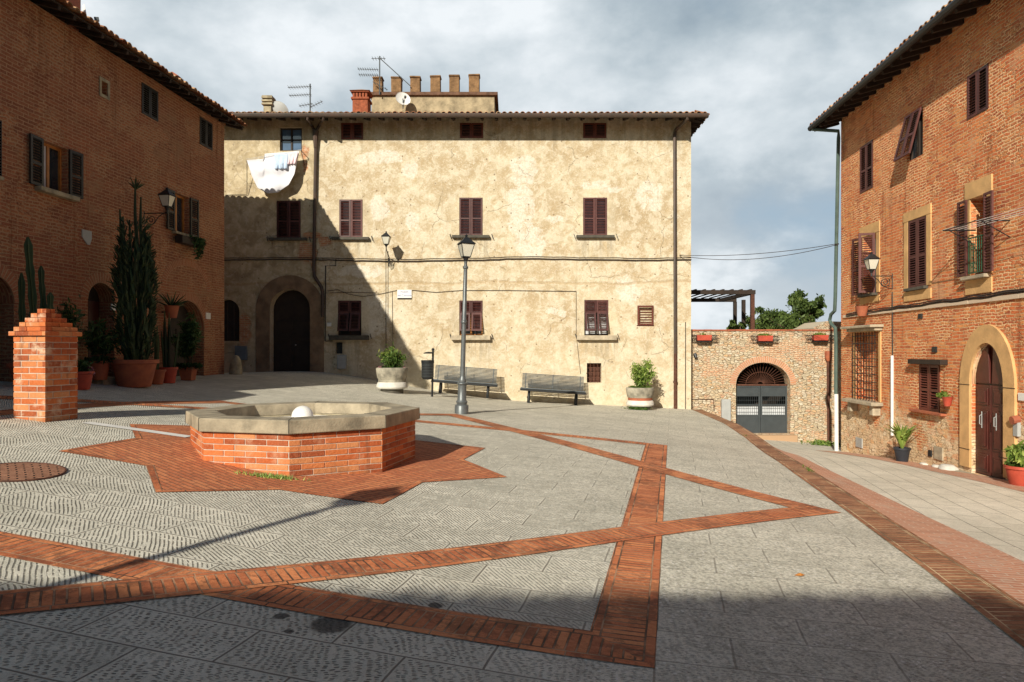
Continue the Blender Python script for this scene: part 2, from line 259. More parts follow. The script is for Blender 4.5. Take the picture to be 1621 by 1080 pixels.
def px2(u, v, Y=25.0): return ((u-CX)/F*Y, CZ+(HY-v)/F*Y)
def plaster(name):
    m, t, b = mat(name); uv = N(t, 'ShaderNodeTexCoord').outputs['UV']
    w1 = wobble(t, uv, 1.3, 0.5); w2 = wobble(t, w1, 6, 0.12)
    def el(cu, cv, ru, rv, wv=w2, soft=0.45):
        cx_, cz_ = px2(cu, cv); d_ = vmath(t, 'SUBTRACT', wv, (cx_, cz_, 0)); d_ = vmath(t, 'MULTIPLY', d_, (44/ru, 44/rv, 0))
        l = N(t, 'ShaderNodeVectorMath', {0: d_}, operation='LENGTH').outputs['Value']; return M_(t, 'SUBTRACT', 1.0, smooth(t, l, 1-soft, 1+soft))
    n1 = noise(t, uv, 0.55, 7, 0.62, 0.3); n2 = noise(t, uv, 2.2, 7, 0.66, 0.5); n3 = noise(t, uv, 14, 5, 0.7); n4 = noise(t, uv, 1.0, 3, 0.5)
    c = ramp(t, n1, [(0.32, (.42, .33, .21)), (0.45, (.49, .395, .26)), (0.55, (.55, .465, .32)), (0.68, (.62, .54, .405))])
    c = mix(t, M_(t, 'MULTIPLY', smooth(t, n2, 0.51, 0.535), 0.55), c, (.66, .59, .455))
    c = mix(t, M_(t, 'MULTIPLY', smooth(t, n2, 0.455, 0.42), 0.5), c, (.43, .32, .185))
    # ring shaped blooms of old repairs
    vr = N(t, 'ShaderNodeTexVoronoi', {'Vector': wobble(t, uv, 3, 0.12), 'Scale': 0.46, 'Randomness': 1.0}, voronoi_dimensions='2D').outputs['Distance']
    ring = M_(t, 'MULTIPLY', smooth(t, vr, 0.06, 0.10), M_(t, 'SUBTRACT', 1.0, smooth(t, vr, 0.15, 0.19)))
    ring = M_(t, 'MULTIPLY', ring, smooth(t, noise(t, uv, 0.6, 2), 0.45, 0.6)); c = mix(t, M_(t, 'MULTIPLY', ring, 0.45), c, (.68, .60, .45))
    c = mix(t, M_(t, 'MULTIPLY', M_(t, 'SUBTRACT', 1.0, smooth(t, vr, 0.02, 0.06)), 0.45), c, (.46, .33, .17))
    c = mix(t, M_(t, 'MULTIPLY', smooth(t, n3, 0.52, 0.66), 0.5), c, (.72, .655, .52))
    c = mix(t, M_(t, 'MULTIPLY', smooth(t, n3, 0.47, 0.34), 0.4), c, (.40, .29, .16))
    # bare pale render
    wh = None
    for e in [(829, 270, 26, 34), (824, 330, 30, 52), (838, 385, 30, 34), (1030, 310, 26, 30), (940, 292, 30, 9), (970, 300, 22, 7), (880, 345, 22, 7), (650, 270, 12, 18), (600, 330, 16, 30), (655, 350, 18, 22),
              (880, 492, 18, 7), (995, 460, 25, 28), (570, 430, 45, 14), (590, 500, 35, 40), (600, 250, 50, 14)]:
        k = el(*e); wh = k if wh is None else M_(t, 'MAXIMUM', wh, k)
    whc = ramp(t, n3, [(0.35, (.60, .54, .44)), (0.6, (.74, .70, .62))])
    c = mix(t, M_(t, 'MULTIPLY', smooth(t, M_(t, 'MULTIPLY', wh, M_(t, 'ADD', M_(t, 'MULTIPLY', noise(t, wobble(t, uv, 1.5, .4), 3.4, 9, .72, .6), 1.3), 0.0)), 0.46, 0.66), 0.7), c, whc)
    # smooth grey-tan repairs round the openings
    gr = None
    for (a, b0) in [(457, 347), (556, 345), (746, 343), (942, 340), (944, 505), (746, 505), (553, 505)]:
        k = el(a, b0, 33, 42, wv=w1 if False else wobble(t, uv, 3, 0.15), soft=0.12); gr = k if gr is None else M_(t, 'MAXIMUM', gr, k)
    c = mix(t, M_(t, 'MULTIPLY', gr, 0.6), c, ramp(t, n1, [(0.4, (.48, .41, .29)), (0.6, (.66, .56, .38))]))
    # left third is older, browner and greyer; foot of the wall is paler
    s = N(t, 'ShaderNodeSeparateXYZ', {0: wobble(t, uv, 2, 0.5)}); X, Z = s.outputs[0], s.outputs[1]
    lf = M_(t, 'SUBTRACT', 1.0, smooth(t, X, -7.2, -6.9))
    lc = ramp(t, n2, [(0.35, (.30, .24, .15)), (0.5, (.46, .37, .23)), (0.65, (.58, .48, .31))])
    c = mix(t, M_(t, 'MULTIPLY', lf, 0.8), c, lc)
    ft = M_(t, 'SUBTRACT', 1.0, smooth(t, Z, 0.6, 2.2)); c = mix(t, M_(t, 'MULTIPLY', ft, 0.45), c, (.66, .565, .40))
    # horizontal crack and repair seams
    zc = px2(0, 446)[1]; sz = M_(t, 'ADD', N(t, 'ShaderNodeSeparateXYZ', {0: wobble(t, uv, 0.5, 0.35)}).outputs[1], M_(t, 'MULTIPLY', n2, 0.12))
    cr = M_(t, 'SUBTRACT', 1.0, smooth(t, M_(t, 'ABSOLUTE', M_(t, 'SUBTRACT', sz, zc+0.02)), 0.02, 0.07))
    c = mix(t, M_(t, 'MULTIPLY', cr, 0.55), c, (.40, .28, .15))
    # plaster lost down to the brick
    lost = None
    for e in [(495, 375, 16, 6), (515, 382, 10, 8), (484, 402, 13, 16), (484, 240, 7, 12), (482, 262, 5, 10), (497, 408, 6, 18)]:
        k = el(*e, soft=0.2); lost = k if lost is None else M_(t, 'MAXIMUM', lost, k)
    for e in [(388, 520, 9, 26), (400, 640, 5, 5)]: lost = M_(t, 'MAXIMUM', lost, el(*e, soft=0.2))
    br = N(t, 'ShaderNodeTexBrick', {'Vector': wobble(t, uv, 5, 0.03), 'Color1': (.42, .15, .07, 1), 'Color2': (.55, .26, .13, 1), 'Mortar': (.5, .36, .22, 1), 'Scale': 1.0, 'Mortar Size': 0.012, 'Mortar Smooth': .3, 'Brick Width': .26, 'Row Height': .07})
    c = mix(t, lost, c, br.outputs['Color'])
    pit = N(t, 'ShaderNodeTexVoronoi', {'Vector': wobble(t, uv, 8, 0.05), 'Scale': 3.3, 'Randomness': 1.0}, voronoi_dimensions='2D')
    pc = N(t, 'ShaderNodeSeparateColor', {0: pit.outputs['Color']}).outputs[0]
    pm = M_(t, 'MULTIPLY', M_(t, 'GREATER_THAN', pc, 0.86), M_(t, 'LESS_THAN', pit.outputs['Distance'], M_(t, 'MULTIPLY', pc, 0.09)))
    c = mix(t, M_(t, 'MULTIPLY', pm, 0.75), c, (.22, .15, .09))
    stz = N(t, 'ShaderNodeMapping', {0: uv, 'Scale': (5.5, 0.35, 1)}).outputs[0]
    sn = noise(t, stz, 1.0, 5, 0.65); c = mix(t, M_(t, 'MULTIPLY', smooth(t, sn, 0.56, 0.72), 0.4), c, (.36, .29, .19))
    n5 = noise(t, wobble(t, uv, 2, .3), 5.5, 8, 0.75, 0.8)
    c = mix(t, M_(t, 'MULTIPLY', smooth(t, n5, 0.53, 0.60), 0.35), c, (.74, .67, .54)); c = mix(t, M_(t, 'MULTIPLY', smooth(t, n5, 0.46, 0.38), 0.4), c, (.36, .28, .17))
    ss = N(t, 'ShaderNodeSeparateXYZ', {0: uv}); stn = None
    for (sx_, sz_, hw) in [(457, 379, .75), (556, 379, .75), (746, 378, .8), (942, 378, .8), (553, 540, .85), (746, 540, .9), (944, 540, .9), (1067, 215, .3), (501, 240, .4)]:
        ux, uz = px2(sx_, sz_); k = M_(t, 'SUBTRACT', 1.0, smooth(t, M_(t, 'ABSOLUTE', M_(t, 'SUBTRACT', ss.outputs[0], ux)), hw*.7, hw)); k = M_(t, 'MULTIPLY', k, M_(t, 'LESS_THAN', ss.outputs[1], uz)); k = M_(t, 'MULTIPLY', k, smooth(t, ss.outputs[1], uz-1.1, uz-.05)); stn = k if stn is None else M_(t, 'MAXIMUM', stn, k)
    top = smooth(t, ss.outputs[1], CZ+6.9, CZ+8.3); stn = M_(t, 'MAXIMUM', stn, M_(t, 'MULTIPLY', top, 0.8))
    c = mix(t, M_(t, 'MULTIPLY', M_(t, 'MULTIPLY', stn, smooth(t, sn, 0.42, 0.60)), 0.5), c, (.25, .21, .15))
    ck = N(t, 'ShaderNodeTexVoronoi', {'Vector': wobble(t, wobble(t, uv, 1.2, 0.8), 7, 0.12), 'Scale': 0.42, 'Randomness': 1.0}, voronoi_dimensions='2D', feature='DISTANCE_TO_EDGE').outputs[0]
    ckm = M_(t, 'MULTIPLY', M_(t, 'SUBTRACT', 1.0, smooth(t, ck, 0.002, 0.007)), smooth(t, n4, 0.45, 0.6)); c = mix(t, M_(t, 'MULTIPLY', ckm, 0.25), c, (.22, .16, .10))
    h = M_(t, 'ADD', M_(t, 'MULTIPLY', n2, 1.0), M_(t, 'MULTIPLY', n3, 0.4)); h = M_(t, 'ADD', h, M_(t, 'MULTIPLY', n5, 0.6)); h = M_(t, 'SUBTRACT', h, M_(t, 'MULTIPLY', ckm, .5)); h = M_(t, 'ADD', h, M_(t, 'MULTIPLY', lost, -0.8)); h = M_(t, 'SUBTRACT', h, M_(t, 'MULTIPLY', pm, 0.8))
    h = M_(t, 'SUBTRACT', h, M_(t, 'MULTIPLY', cr, 0.3))
    setb(t, b, c, 0.93, h, 0.03, spec=0.15); return m
M['plaster'] = plaster('plaster')
M['plaster_plain'] = simple('plaster_plain', (.62, .50, .32), .93, .35, 1.5, bump=.01, bsc=12)
M['stone'] = simple('stone', (.42, .36, .24), .9, .5, 5, bump=.006, bsc=30)
M['cap_stone'] = simple('cap_stone', (.42, .355, .25), .85, .6, 3, bump=.006, bsc=35)
M['ochre_stone'] = simple('ochre_stone', (.70, .42, .18), .88, .28, 2.5, bump=.006, bsc=25)
M['portal_stone'] = simple('portal_stone', (.30, .20, .12), .9, .5, 2.0, bump=.012, bsc=14)
M['sill_dark'] = simple('sill_dark', (.10, .09, .07), .85, .4, 6)
M['sill_stone'] = simple('sill_stone', (.50, .42, .30), .88, .4, 5, bump=.006)
M['marble'] = simple('marble', (.82, .80, .76), .5, .12, 3)
M['shutter'] = faded('shutter', (.050, .014, .012), (.115, .040, .034))
M['shutter_red'] = faded('shutter_red', (.085, .020, .013), (.16, .045, .028))
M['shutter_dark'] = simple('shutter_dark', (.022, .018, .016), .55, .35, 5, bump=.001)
M['wood_dark'] = simple('wood_dark', (.035, .022, .015), .7, .4, 4)
M['wood_orange'] = simple('wood_orange', (.55, .22, .05), .45, .35, 6)
M['door_red'] = simple('door_red', (.10, .022, .015), .38, .4, 3, bump=.001)
M['rafter'] = simple('rafter', (.05, .032, .022), .9, .5, 3)
M['glass'] = glass('glass'); M['glass_blue'] = glass('glass_blue', (.04, .07, .12), .08)
M['curtain'] = simple('curtain', (.62, .64, .66), .9, .2, 3)
M['metal_grey'] = simple('metal_grey', (.15, .165, .17), .42, .3, 6, metal=.35)
M['metal_black'] = simple('metal_black', (.018, .02, .022), .5, .3, 8)
M['iron_rust'] = simple('iron_rust', (.12, .045, .025), .75, .5, 12)
M['pipe_copper'] = simple('pipe_copper', (.05, .04, .032), .55, .45, 3, col2=(.085, .05, .035))
M['chimney_red'] = simple('chimney_red', (.36, .10, .045), .9, .5, 9, bump=.02, bsc=14)
M['cornice_brown'] = simple('cornice_brown', (.17, .09, .055), .9, .5, 5, bump=.01)
M['pipe_green'] = simple('pipe_green', (.09, .135, .115), .5, .35, 3)
M['white_paint'] = simple('white_paint', (.78, .77, .74), .5, .12, 5)
M['box_grey'] = simple('box_grey', (.40, .41, .40), .6, .15, 4)
M['box_blue'] = simple('box_blue', (.16, .21, .25), .5, .2, 4)
M['cable'] = simple('cable', (.05, .035, .028), .7, .3, 8)
M['lamp_glass'] = simple('lamp_glass', (.62, .60, .50), .12, .12, 3, spec=.8)
M['terracotta'] = simple('terracotta', (.42, .13, .06), .8, .35, 5, col2=(.30, .09, .05))
M['terracotta_red'] = simple('terracotta_red', (.50, .08, .045), .6, .3, 5)
M['pot_black'] = simple('pot_black', (.03, .035, .045), .5, .3, 5)
M['planter'] = simple('planter', (.44, .40, .31), .9, .6, 4, bump=.008, bsc=30)
M['planter_pale'] = simple('planter_pale', (.68, .65, .58), .9, .25, 5, bump=.006)
M['soil'] = simple('soil', (.05, .035, .025), .95, .4, 20, bump=.02)
M['cotton'] = simple('cotton', (.72, .715, .76), .85, .08, 4)
M['cotton_blue'] = simple('cotton_blue', (.55, .68, .85), .85, .15, 14)
M['cotton_pink'] = simple('cotton_pink', (.85, .66, .70), .85, .15, 14)
M['render_tower'] = simple('render_tower', (.46, .37, .235), .93, .55, 2.2, bump=.02, bsc=10)
M['merlon'] = simple('merlon', (.30, .17, .08), .93, .55, 3.5, bump=.03, bsc=9)
M['ground'] = simple('ground', (.10, .13, .05), .95, .5, .05, bump=.02)
M['blue_plate'] = simple('blue_plate', (.06, .10, .35), .5, .1, 3)
def tilem(name, a, b_, c_):
    m, t, b = mat(name); uv = N(t, 'ShaderNodeTexCoord').outputs['UV']
    wn = N(t, 'ShaderNodeTexWhiteNoise', {'Vector': vmath(t, 'FLOOR', uv)}, noise_dimensions='2D').outputs['Value']
    w = N(t, 'ShaderNodeTexCoord').outputs['Object']; n = noise(t, w, 5, 6, .7)
    c = ramp(t, wn, [(0.1, a), (0.5, b_), (0.9, c_)]); c = mix(t, M_(t, 'MULTIPLY', smooth(t, n, .48, .66), .75), c, (.20, .15, .08))
    setb(t, b, c, .9, n, .01, spec=.2); return m
M['roof_tile'] = tilem('roof_tile', (.26, .10, .05), (.40, .18, .09), (.52, .32, .18))
M['tile_ridge'] = simple('tile_ridge', (.44, .22, .10), .9, .5, 8, bump=.01)
def leafm(name, a, b_, c_=None, sc=3.0):
    m, t, b = mat(name); at = N(t, 'ShaderNodeAttribute', attribute_name='shade').outputs['Fac']
    w = N(t, 'ShaderNodeTexCoord').outputs['Object']; n = noise(t, w, sc, 3)
    st = [(0.1, a), (0.75, b_)] + ([(0.97, c_)] if c_ else [])
    c = ramp(t, M_(t, 'ADD', M_(t, 'MULTIPLY', at, .8), M_(t, 'MULTIPLY', n, .2)), st)
    setb(t, b, c, .55, spec=.3)
    tr = N(t, 'ShaderNodeBsdfTranslucent', {0: c}); mx = N(t, 'ShaderNodeMixShader', {0: .25, 1: b.outputs[0], 2: tr.outputs[0]})
    t.links.new(mx.outputs[0], [n_ for n_ in t.nodes if n_.type == 'OUTPUT_MATERIAL'][0].inputs[0]); return m
M['leaf'] = leafm('leaf', (.03, .07, .012), (.12, .20, .04), (.35, .33, .08))
M['leaf_light'] = leafm('leaf_light', (.06, .12, .02), (.26, .36, .07), (.6, .62, .2))
M['leaf_tree'] = leafm('leaf_tree', (.03, .055, .015), (.13, .19, .045), (.28, .32, .10))
M['leaf_shade'] = leafm('leaf_shade', (.02, .05, .018), (.08, .15, .05), (.16, .21, .08))
M['cactus'] = leafm('cactus', (.015, .03, .015), (.07, .11, .045), (.20, .21, .09))
M['flower'] = leafm('flower', (.35, .10, .14), (.6, .28, .32))
M['bark'] = simple('bark', (.16, .11, .07), .95, .5, 10, bump=.02)

def wellbrick(name, zbase=0.0, smear=.35):
    m, t, b = mat(name); at = N(t, 'ShaderNodeAttribute', attribute_name='shade').outputs['Fac']
    w = N(t, 'ShaderNodeTexCoord').outputs['Object']; n = noise(t, w, 30, 5, .7); n2 = noise(t, w, 3.2, 5, .65)
    c = ramp(t, at, [(0.05, (.28, .05, .012)), (0.35, (.46, .095, .02)), (0.6, (.58, .145, .032)), (0.85, (.60, .24, .09))])
    c = mix(t, .2, c, ramp(t, n, [(.3, (.12, .03, .015)), (.7, (.7, .36, .20))]))
    c = mix(t, M_(t, 'MULTIPLY', smooth(t, n2, .52, .68), smear), c, (.62, .42, .28))
    zz = N(t, 'ShaderNodeSeparateXYZ', {0: wobble(t, w, 5, .10)}).outputs[2]; gr = M_(t, 'SUBTRACT', 1.0, smooth(t, zz, zbase, zbase+.20))
    c = mix(t, M_(t, 'MULTIPLY', M_(t, 'MULTIPLY', gr, smooth(t, noise(t, w, 7, 5, .7), .35, .6)), .55), c, (.16, .10, .06))
    st = noise(t, N(t, 'ShaderNodeMapping', {0: w, 'Scale': (7, 7, .8)}).outputs[0], 1.0, 5, .7); c = mix(t, M_(t, 'MULTIPLY', smooth(t, st, .56, .68), .45), c, (.17, .07, .04))
    setb(t, b, c, .85, n, .010, spec=.25); return m
M['well_brick'] = wellbrick('well_brick'); M['pillar_brick'] = wellbrick('pillar_brick', -.02, smear=1.0)
M['mortar'] = simple('mortar', (.62, .50, .40), .95, .3, 8, bump=.006)
M['mortar_dark'] = simple('mortar_dark', (.32, .19, .12), .95, .4, 8, bump=.006)

# ------------------------------------------------------------------ mesh helper
class MB:
    def __init__(s): s.v = []; s.f = []; s.uv = []; s.sh = []; s.M = None; s.shade = None
    def pt(s, p):
        p = Vector(p); return tuple(s.M @ p) if s.M is not None else tuple(p)
    def face(s, pts, uv=None):
        i = len(s.v); s.v += [s.pt(p) for p in pts]; s.f.append(tuple(range(i, i+len(pts)))); s.uv.append(uv); s.sh.append(s.shade if s.shade is not None else .5)
    def mesh(s, vs, fs, uvs=None):
        i = len(s.v); s.v += [s.pt(p) for p in vs]
        for k, f in enumerate(fs): s.f.append(tuple(i+j for j in f)); s.uv.append(uvs[k] if uvs else None); s.sh.append(s.shade if s.shade is not None else .5)
    def box(s, c, d, rz=0, rx=0, ry=0, taper=1.0):
        m = Matrix.Translation(c) @ Matrix.Rotation(rz, 4, 'Z') @ Matrix.Rotation(rx, 4, 'X') @ Matrix.Rotation(ry, 4, 'Y')
        x, y, z = d[0]/2, d[1]/2, d[2]/2
        vs = [m @ Vector((a*x*(taper if e > 0 else 1), b*y*(taper if e > 0 else 1), e*z)) for e in (-1, 1) for a, b in ((-1, -1), (1, -1), (1, 1), (-1, 1))]
        s.mesh(vs, [(3, 2, 1, 0), (4, 5, 6, 7), (0, 1, 5, 4), (1, 2, 6, 5), (2, 3, 7, 6), (3, 0, 4, 7)])
    def b2(s, a, b): s.box([(a[i]+b[i])/2 for i in range(3)], [abs(b[i]-a[i]) for i in range(3)])
    def tube(s, path, r, seg=8, closed=True):
        path = [Vector(p) for p in path]; n = len(path); rr = r if hasattr(r, '__len__') else [r]*n
        vs = []; prev = None
        for i, p in enumerate(path):
            tdir = (path[min(i+1, n-1)]-path[max(i-1, 0)]).normalized()
            if prev is None: ref = Vector((0, 0, 1)) if abs(tdir.z) < .9 else Vector((1, 0, 0)); a = tdir.cross(ref).normalized()
            else: a = (prev - tdir*prev.dot(tdir)).normalized()
            prev = a; b_ = tdir.cross(a)
            for k in range(seg): an = 2*PI*k/seg; vs.append(p+(a*math.cos(an)+b_*math.sin(an))*rr[i])
        fs = [(i*seg+k, i*seg+(k+1) % seg, (i+1)*seg+(k+1) % seg, (i+1)*seg+k) for i in range(n-1) for k in range(seg)]
        if closed: fs += [tuple(reversed(range(seg))), tuple((n-1)*seg+k for k in range(seg))]
        s.mesh(vs, fs)
    def lathe(s, prof, c=(0, 0, 0), seg=24, rot=0, cap=True):
        vs = []; n = len(prof)
        for r, z in prof:
            for k in range(seg): a = rot+2*PI*k/seg; vs.append((c[0]+r*math.cos(a), c[1]+r*math.sin(a), c[2]+z))
        fs = [(i*seg+k, i*seg+(k+1) % seg, (i+1)*seg+(k+1) % seg, (i+1)*seg+k) for i in range(n-1) for k in range(seg)]
        if cap: fs += [tuple(reversed(range(seg))), tuple((n-1)*seg+k for k in range(seg))]
        s.mesh(vs, fs)
    def prism(s, poly, o, ax, ay, az):          # polygon in (ax, ay) plane at o, extruded by az
        o, ax, ay, az = map(Vector, (o, ax, ay, az)); n = len(poly)
        a = [o+ax*x+ay*y for x, y in poly]; b = [p+az for p in a]
        s.mesh(a+b, [tuple(reversed(range(n))), tuple(range(n, 2*n))]+[(i, (i+1) % n, n+(i+1) % n, n+i) for i in range(n)])
    def build(s, name, m, parent=None, smooth=False, bevel=0, base=None):
        base = Vector(base) if base is not None else (Vector(parent['_o']) if parent is not None and '_o' in parent else Vector((0, 0, 0)))
        me = bpy.data.meshes.new(name); me.from_pydata([tuple(Vector(p)-base) for p in s.v], [], s.f)
        if any(u is not None for u in s.uv):
            l = me.uv_layers.new(name='UVMap'); i = 0
            for k, f in enumerate(s.f):
                for j in range(len(f)): l.data[i].uv = s.uv[k][j] if s.uv[k] else (0, 0); i += 1
        if s.shade is not None:
            a = me.attributes.new('shade', 'FLOAT', 'FACE')
            a.data.foreach_set('value', [float(x) for x in s.sh])
        me.materials.append(M[m] if isinstance(m, str) else m)
        me.update()
        if smooth: me.polygons.foreach_set('use_smooth', [True]*len(me.polygons))
        o = bpy.data.objects.new(name, me); C.objects.link(o); o['_o'] = tuple(base)
        if parent is not None: o.parent = parent
        else: o.location = base
        if bevel:
            bm_ = o.modifiers.new('bevel', 'BEVEL'); bm_.width = bevel; bm_.segments = 2; bm_.limit_method = 'ANGLE'
        if smooth:
            try:
                es = o.modifiers.new('split', 'EDGE_SPLIT'); es.split_angle = R(42)
            except Exception: pass
        return o
def tag(o, label=None, cat=None, group=None, kind=None):
    if label: o['label'] = label
    if cat: o['category'] = cat
    if group: o['group'] = group
    if kind: o['kind'] = kind
    return o
def thing(name, loc, label, cat, group=None, rz=0):
    o = bpy.data.objects.new(name, None); C.objects.link(o); o.location = loc; o.empty_display_size = .2; o.rotation_euler = (0, 0, rz)
    o['_o'] = tuple(loc); return tag(o, label, cat, group)
def proto(name, label, cat, group=None):
    return thing(name, (0, 0, 0), label, cat, group)
def copy_tree(o, parent=None):
    c = o.copy(); C.objects.link(c)
    if parent is not None: c.parent = parent
    for ch in [x for x in bpy.data.objects if x.parent == o]: copy_tree(ch, c)
    return c
def place(o, loc, rz=0, rx=0, ry=0): o.location = loc; o.rotation_euler = (rx, ry, rz); return o

# ------------------------------------------------------------------ terrain
def tps(P):
    P = np.array(P, float); n = len(P)
    def U(d): d = np.maximum(d, 1e-9); return d*d*np.log(d)
    D = np.hypot(P[:, None, 0]-P[None, :, 0], P[:, None, 1]-P[None, :, 1]); K = U(D)+np.eye(n)*0.6
    A = np.zeros((n+3, n+3)); A[:n, :n] = K; A[:n, n] = 1; A[:n, n+1:] = P[:, :2]; A[n, :n] = 1; A[n+1:, :n] = P[:, :2].T
    w = np.linalg.solve(A, np.concatenate([P[:, 2], [0, 0, 0]]))
    def f(x, y):
        x = np.asarray(x, float); y = np.asarray(y, float)
        d = np.hypot(x[..., None]-P[:, 0], y[..., None]-P[:, 1]); return U(d)@w[:n]+w[n]+w[n+1]*x+w[n+2]*y
    return f
PL = [(.75, 3.83, -1.74), (3.78, 8.07, -1.885), (2.92, 13.2, -1.80), (-1.32, 16.2, -1.49), (-6.45, 15.4, -1.12), (-3.56, 4.83, -1.41), (-2.87, 3.91, -1.486),
      (-4.43, 9.27, -1.23), (-3.78, 8.37, -1.32), (-2.62, 8.2, -1.48), (-1.55, 8.68, -1.54), (-1.27, 9.8, -1.53), (-1.2, 16.3, -1.5), (-6.6, 9.8, -1.0),
      (-9.8, 13.3, -.61), (-9.0, 21.7, -.73), (-10.3, 25, -.84), (-6.8, 25, -.77), (-5.4, 25, -.97), (-3.87, 25, -1.25), (-1.18, 25, -1.68), (.3, 25, -1.82), (2.85, 25, -1.94), (5.9, 25, -2.09), (6.45, 25, -2.12),
      (3.07, 4.17, -1.76), (5.2, 14.3, -2.1), (6.2, 20.2, -2.14), (-1, 2, -1.62), (2, 2, -1.74), (0, 0, -1.65), (-6, 0, -1.3), (-11, 8, -.85), (3, 0, -1.72), (-12, 0, -1.1), (-14, 25, -.9), (-14, 15, -.5), (2, 22, -1.85), (-10, -10, -1.2), (0, -10, -1.6)]
ST = [(9.0, 12.3, -2.34), (9.1, 13.3, -2.42), (9.25, 16.2, -2.58), (9.47, 20, -2.9), (8.8, 8, -2.15), (8.6, 4, -2.02), (8.4, 0, -1.95), (5.71, 13, -2.14), (4.87, 7.48, -1.98), (4.6, 6.25, -1.90), (4.2, 4, -1.82), (3.6, 0, -1.78),
      (5.75, 14.6, -2.17), (6.1, 17, -2.42), (6.6, 20, -2.75), (7, 24, -3.1), (8.7, 25.2, -3.2), (11.4, 25.2, -3.4), (7.4, 16, -2.42), (3, -6, -1.7), (9, -6, -1.9)]
_zp, _zs = tps(PL), tps(ST)
def zp(x, y): return _zp(x, y)+CZ
def zs(x, y): return _zs(x, y)+CZ
def gp(u, v, f=None):
    f = f or zp; ys = np.arange(2.5, 25.4, 0.02); xs = (u-CX)/F*ys; zr = CZ-(v-HY)/F*ys; d = zr-f(xs, ys)
    i = int(np.argmax(d <= 0)) if (d <= 0).any() else int(np.argmin(np.abs(d))); return Vector((xs[i], ys[i], float(f(xs[i], ys[i]))))
BORD = [(1.8, -8), (2.2, 0), (2.62, 2), (3.07, 4.17), (3.5, 6), (3.97, 8.2), (4.5, 11), (5.2, 14.3), (5.75, 17.1), (6.22, 20.2), (6.47, 25)]
def interp(poly, y):
    return float(np.interp(y, [p[1] for p in poly], [p[0] for p in poly]))
def bx(y): return interp(BORD, y)

def sheet(name, xl, xr, ys, f, m, nx, off=0.0, kind='structure', uvw=False):
    mb = MB(); vs = []; X = []; Y = []
    for y in ys:
        a, b = xl(y), xr(y)
        for i in range(nx+1): X.append(a+(b-a)*i/nx); Y.append(y)
    Z = f(np.array(X), np.array(Y))+off; vs = list(zip(X, Y, Z)); n = nx+1
    fs = [(j*n+i, j*n+i+1, (j+1)*n+i+1, (j+1)*n+i) for j in range(len(ys)-1) for i in range(nx)]
    uvs = [[(Y[k], X[k]-xl(Y[k])) for k in f_] for f_ in fs] if uvw else None
    mb.mesh(vs, fs, uvs); return tag(mb.build(name, m, smooth=True), kind=kind)
Ys = list(np.arange(-9, 25.31, 0.25))+[25.4]
sheet('plaza', lambda y: -15.0, lambda y: bx(y), Ys, zp, 'paving', 84)
def band(name, pts, W, m, f, off, n=None, flip=False):
    """draped strip along polyline pts (outer edge), width W to the left"""
    mb = MB(); L = 0; prev = None
    for k in range(len(pts)-1):
        pass
    return mb
# plaza border course, sloping red strip, street
BWD = 0.40
def zb(x, y): return zp(x, y)
mbb = MB(); ysb = list(np.arange(-8, 25.01, .25)); L = 0; vs = []; uv = []
for i, y in enumerate(ysb):
    if i: L += math.hypot(.25, bx(y)-bx(ysb[i-1]))
    for k in range(4):
        x = bx(y)-0.03+BWD*k/3; vs.append((x, y, float(zp(np.array(min(x, bx(y)+.05)), y))+0.006+(-.01 if k == 3 else 0))); uv.append((L, BWD*k/3))
fs = [(j*4+i, j*4+i+1, (j+1)*4+i+1, (j+1)*4+i) for j in range(len(ysb)-1) for i in range(3)]
mbb.mesh(vs, fs, [[uv[k] for k in f_] for f_ in fs]); tag(mbb.build('brick_border', 'border', smooth=True), kind='structure')
def sx(y): # outer edge of the sloping red strip
    return interp([(3.2, -8), (3.65, 0), (4.25, 4), (4.6, 6.25), (4.87, 7.48), (5.71, 13), (5.95, 14.4), (6.25, 17.1), (6.7, 20.2), (7.0, 25.2)], y)
mbs = MB(); vs = []; uv = []
for y in ysb:
    x0 = bx(y)-0.03+BWD; z0 = float(zp(np.array(bx(y)+.05), y))-.004; x1 = max(sx(y), x0+.12); z1 = float(zs(np.array(x1), y))+.004
    if y > 13.5: z1 = min(z1, z0)
    for k in range(5):
        t_ = k/4; vs.append((x0+(x1-x0)*t_, y, z0+(z1-z0)*t_)); uv.append(((x1-x0)*t_, y))
fs = [(j*5+i, j*5+i+1, (j+1)*5+i+1, (j+1)*5+i) for j in range(len(ysb)-1) for i in range(4)]
mbs.mesh(vs, fs, [[uv[k] for k in f_] for f_ in fs]); tag(mbs.build('brick_ramp', 'strip', smooth=True), kind='structure')
def wrx(y): return 9.47-.059*(20-y)
sheet('street', lambda y: max(sx(y)-.02, bx(y)+.3), lambda y: wrx(y)+(3.5 if y > 20 else .3), Ys, zs, 'street_paving', 24)
sheet('street_gutter', lambda y: wrx(y)-.95, lambda y: wrx(y)-.02, list(np.arange(-6, 19.8, .3)), zs, 'strip', 4, off=.005, uvw=True)
sheet('street_gutter', lambda y: wrx(y)-1.9, lambda y: wrx(y)-1.45, list(np.arange(12.4, 13.9, .25)), zs, 'border', 2, off=.006, uvw=True) if False else None
mb = MB(); mb.face([(-3000, -3000, -6), (3000, -3000, -6), (3000, 3000, -6), (-3000, 3000, -6)]); tag(mb.build('ground', 'ground'), kind='structure')

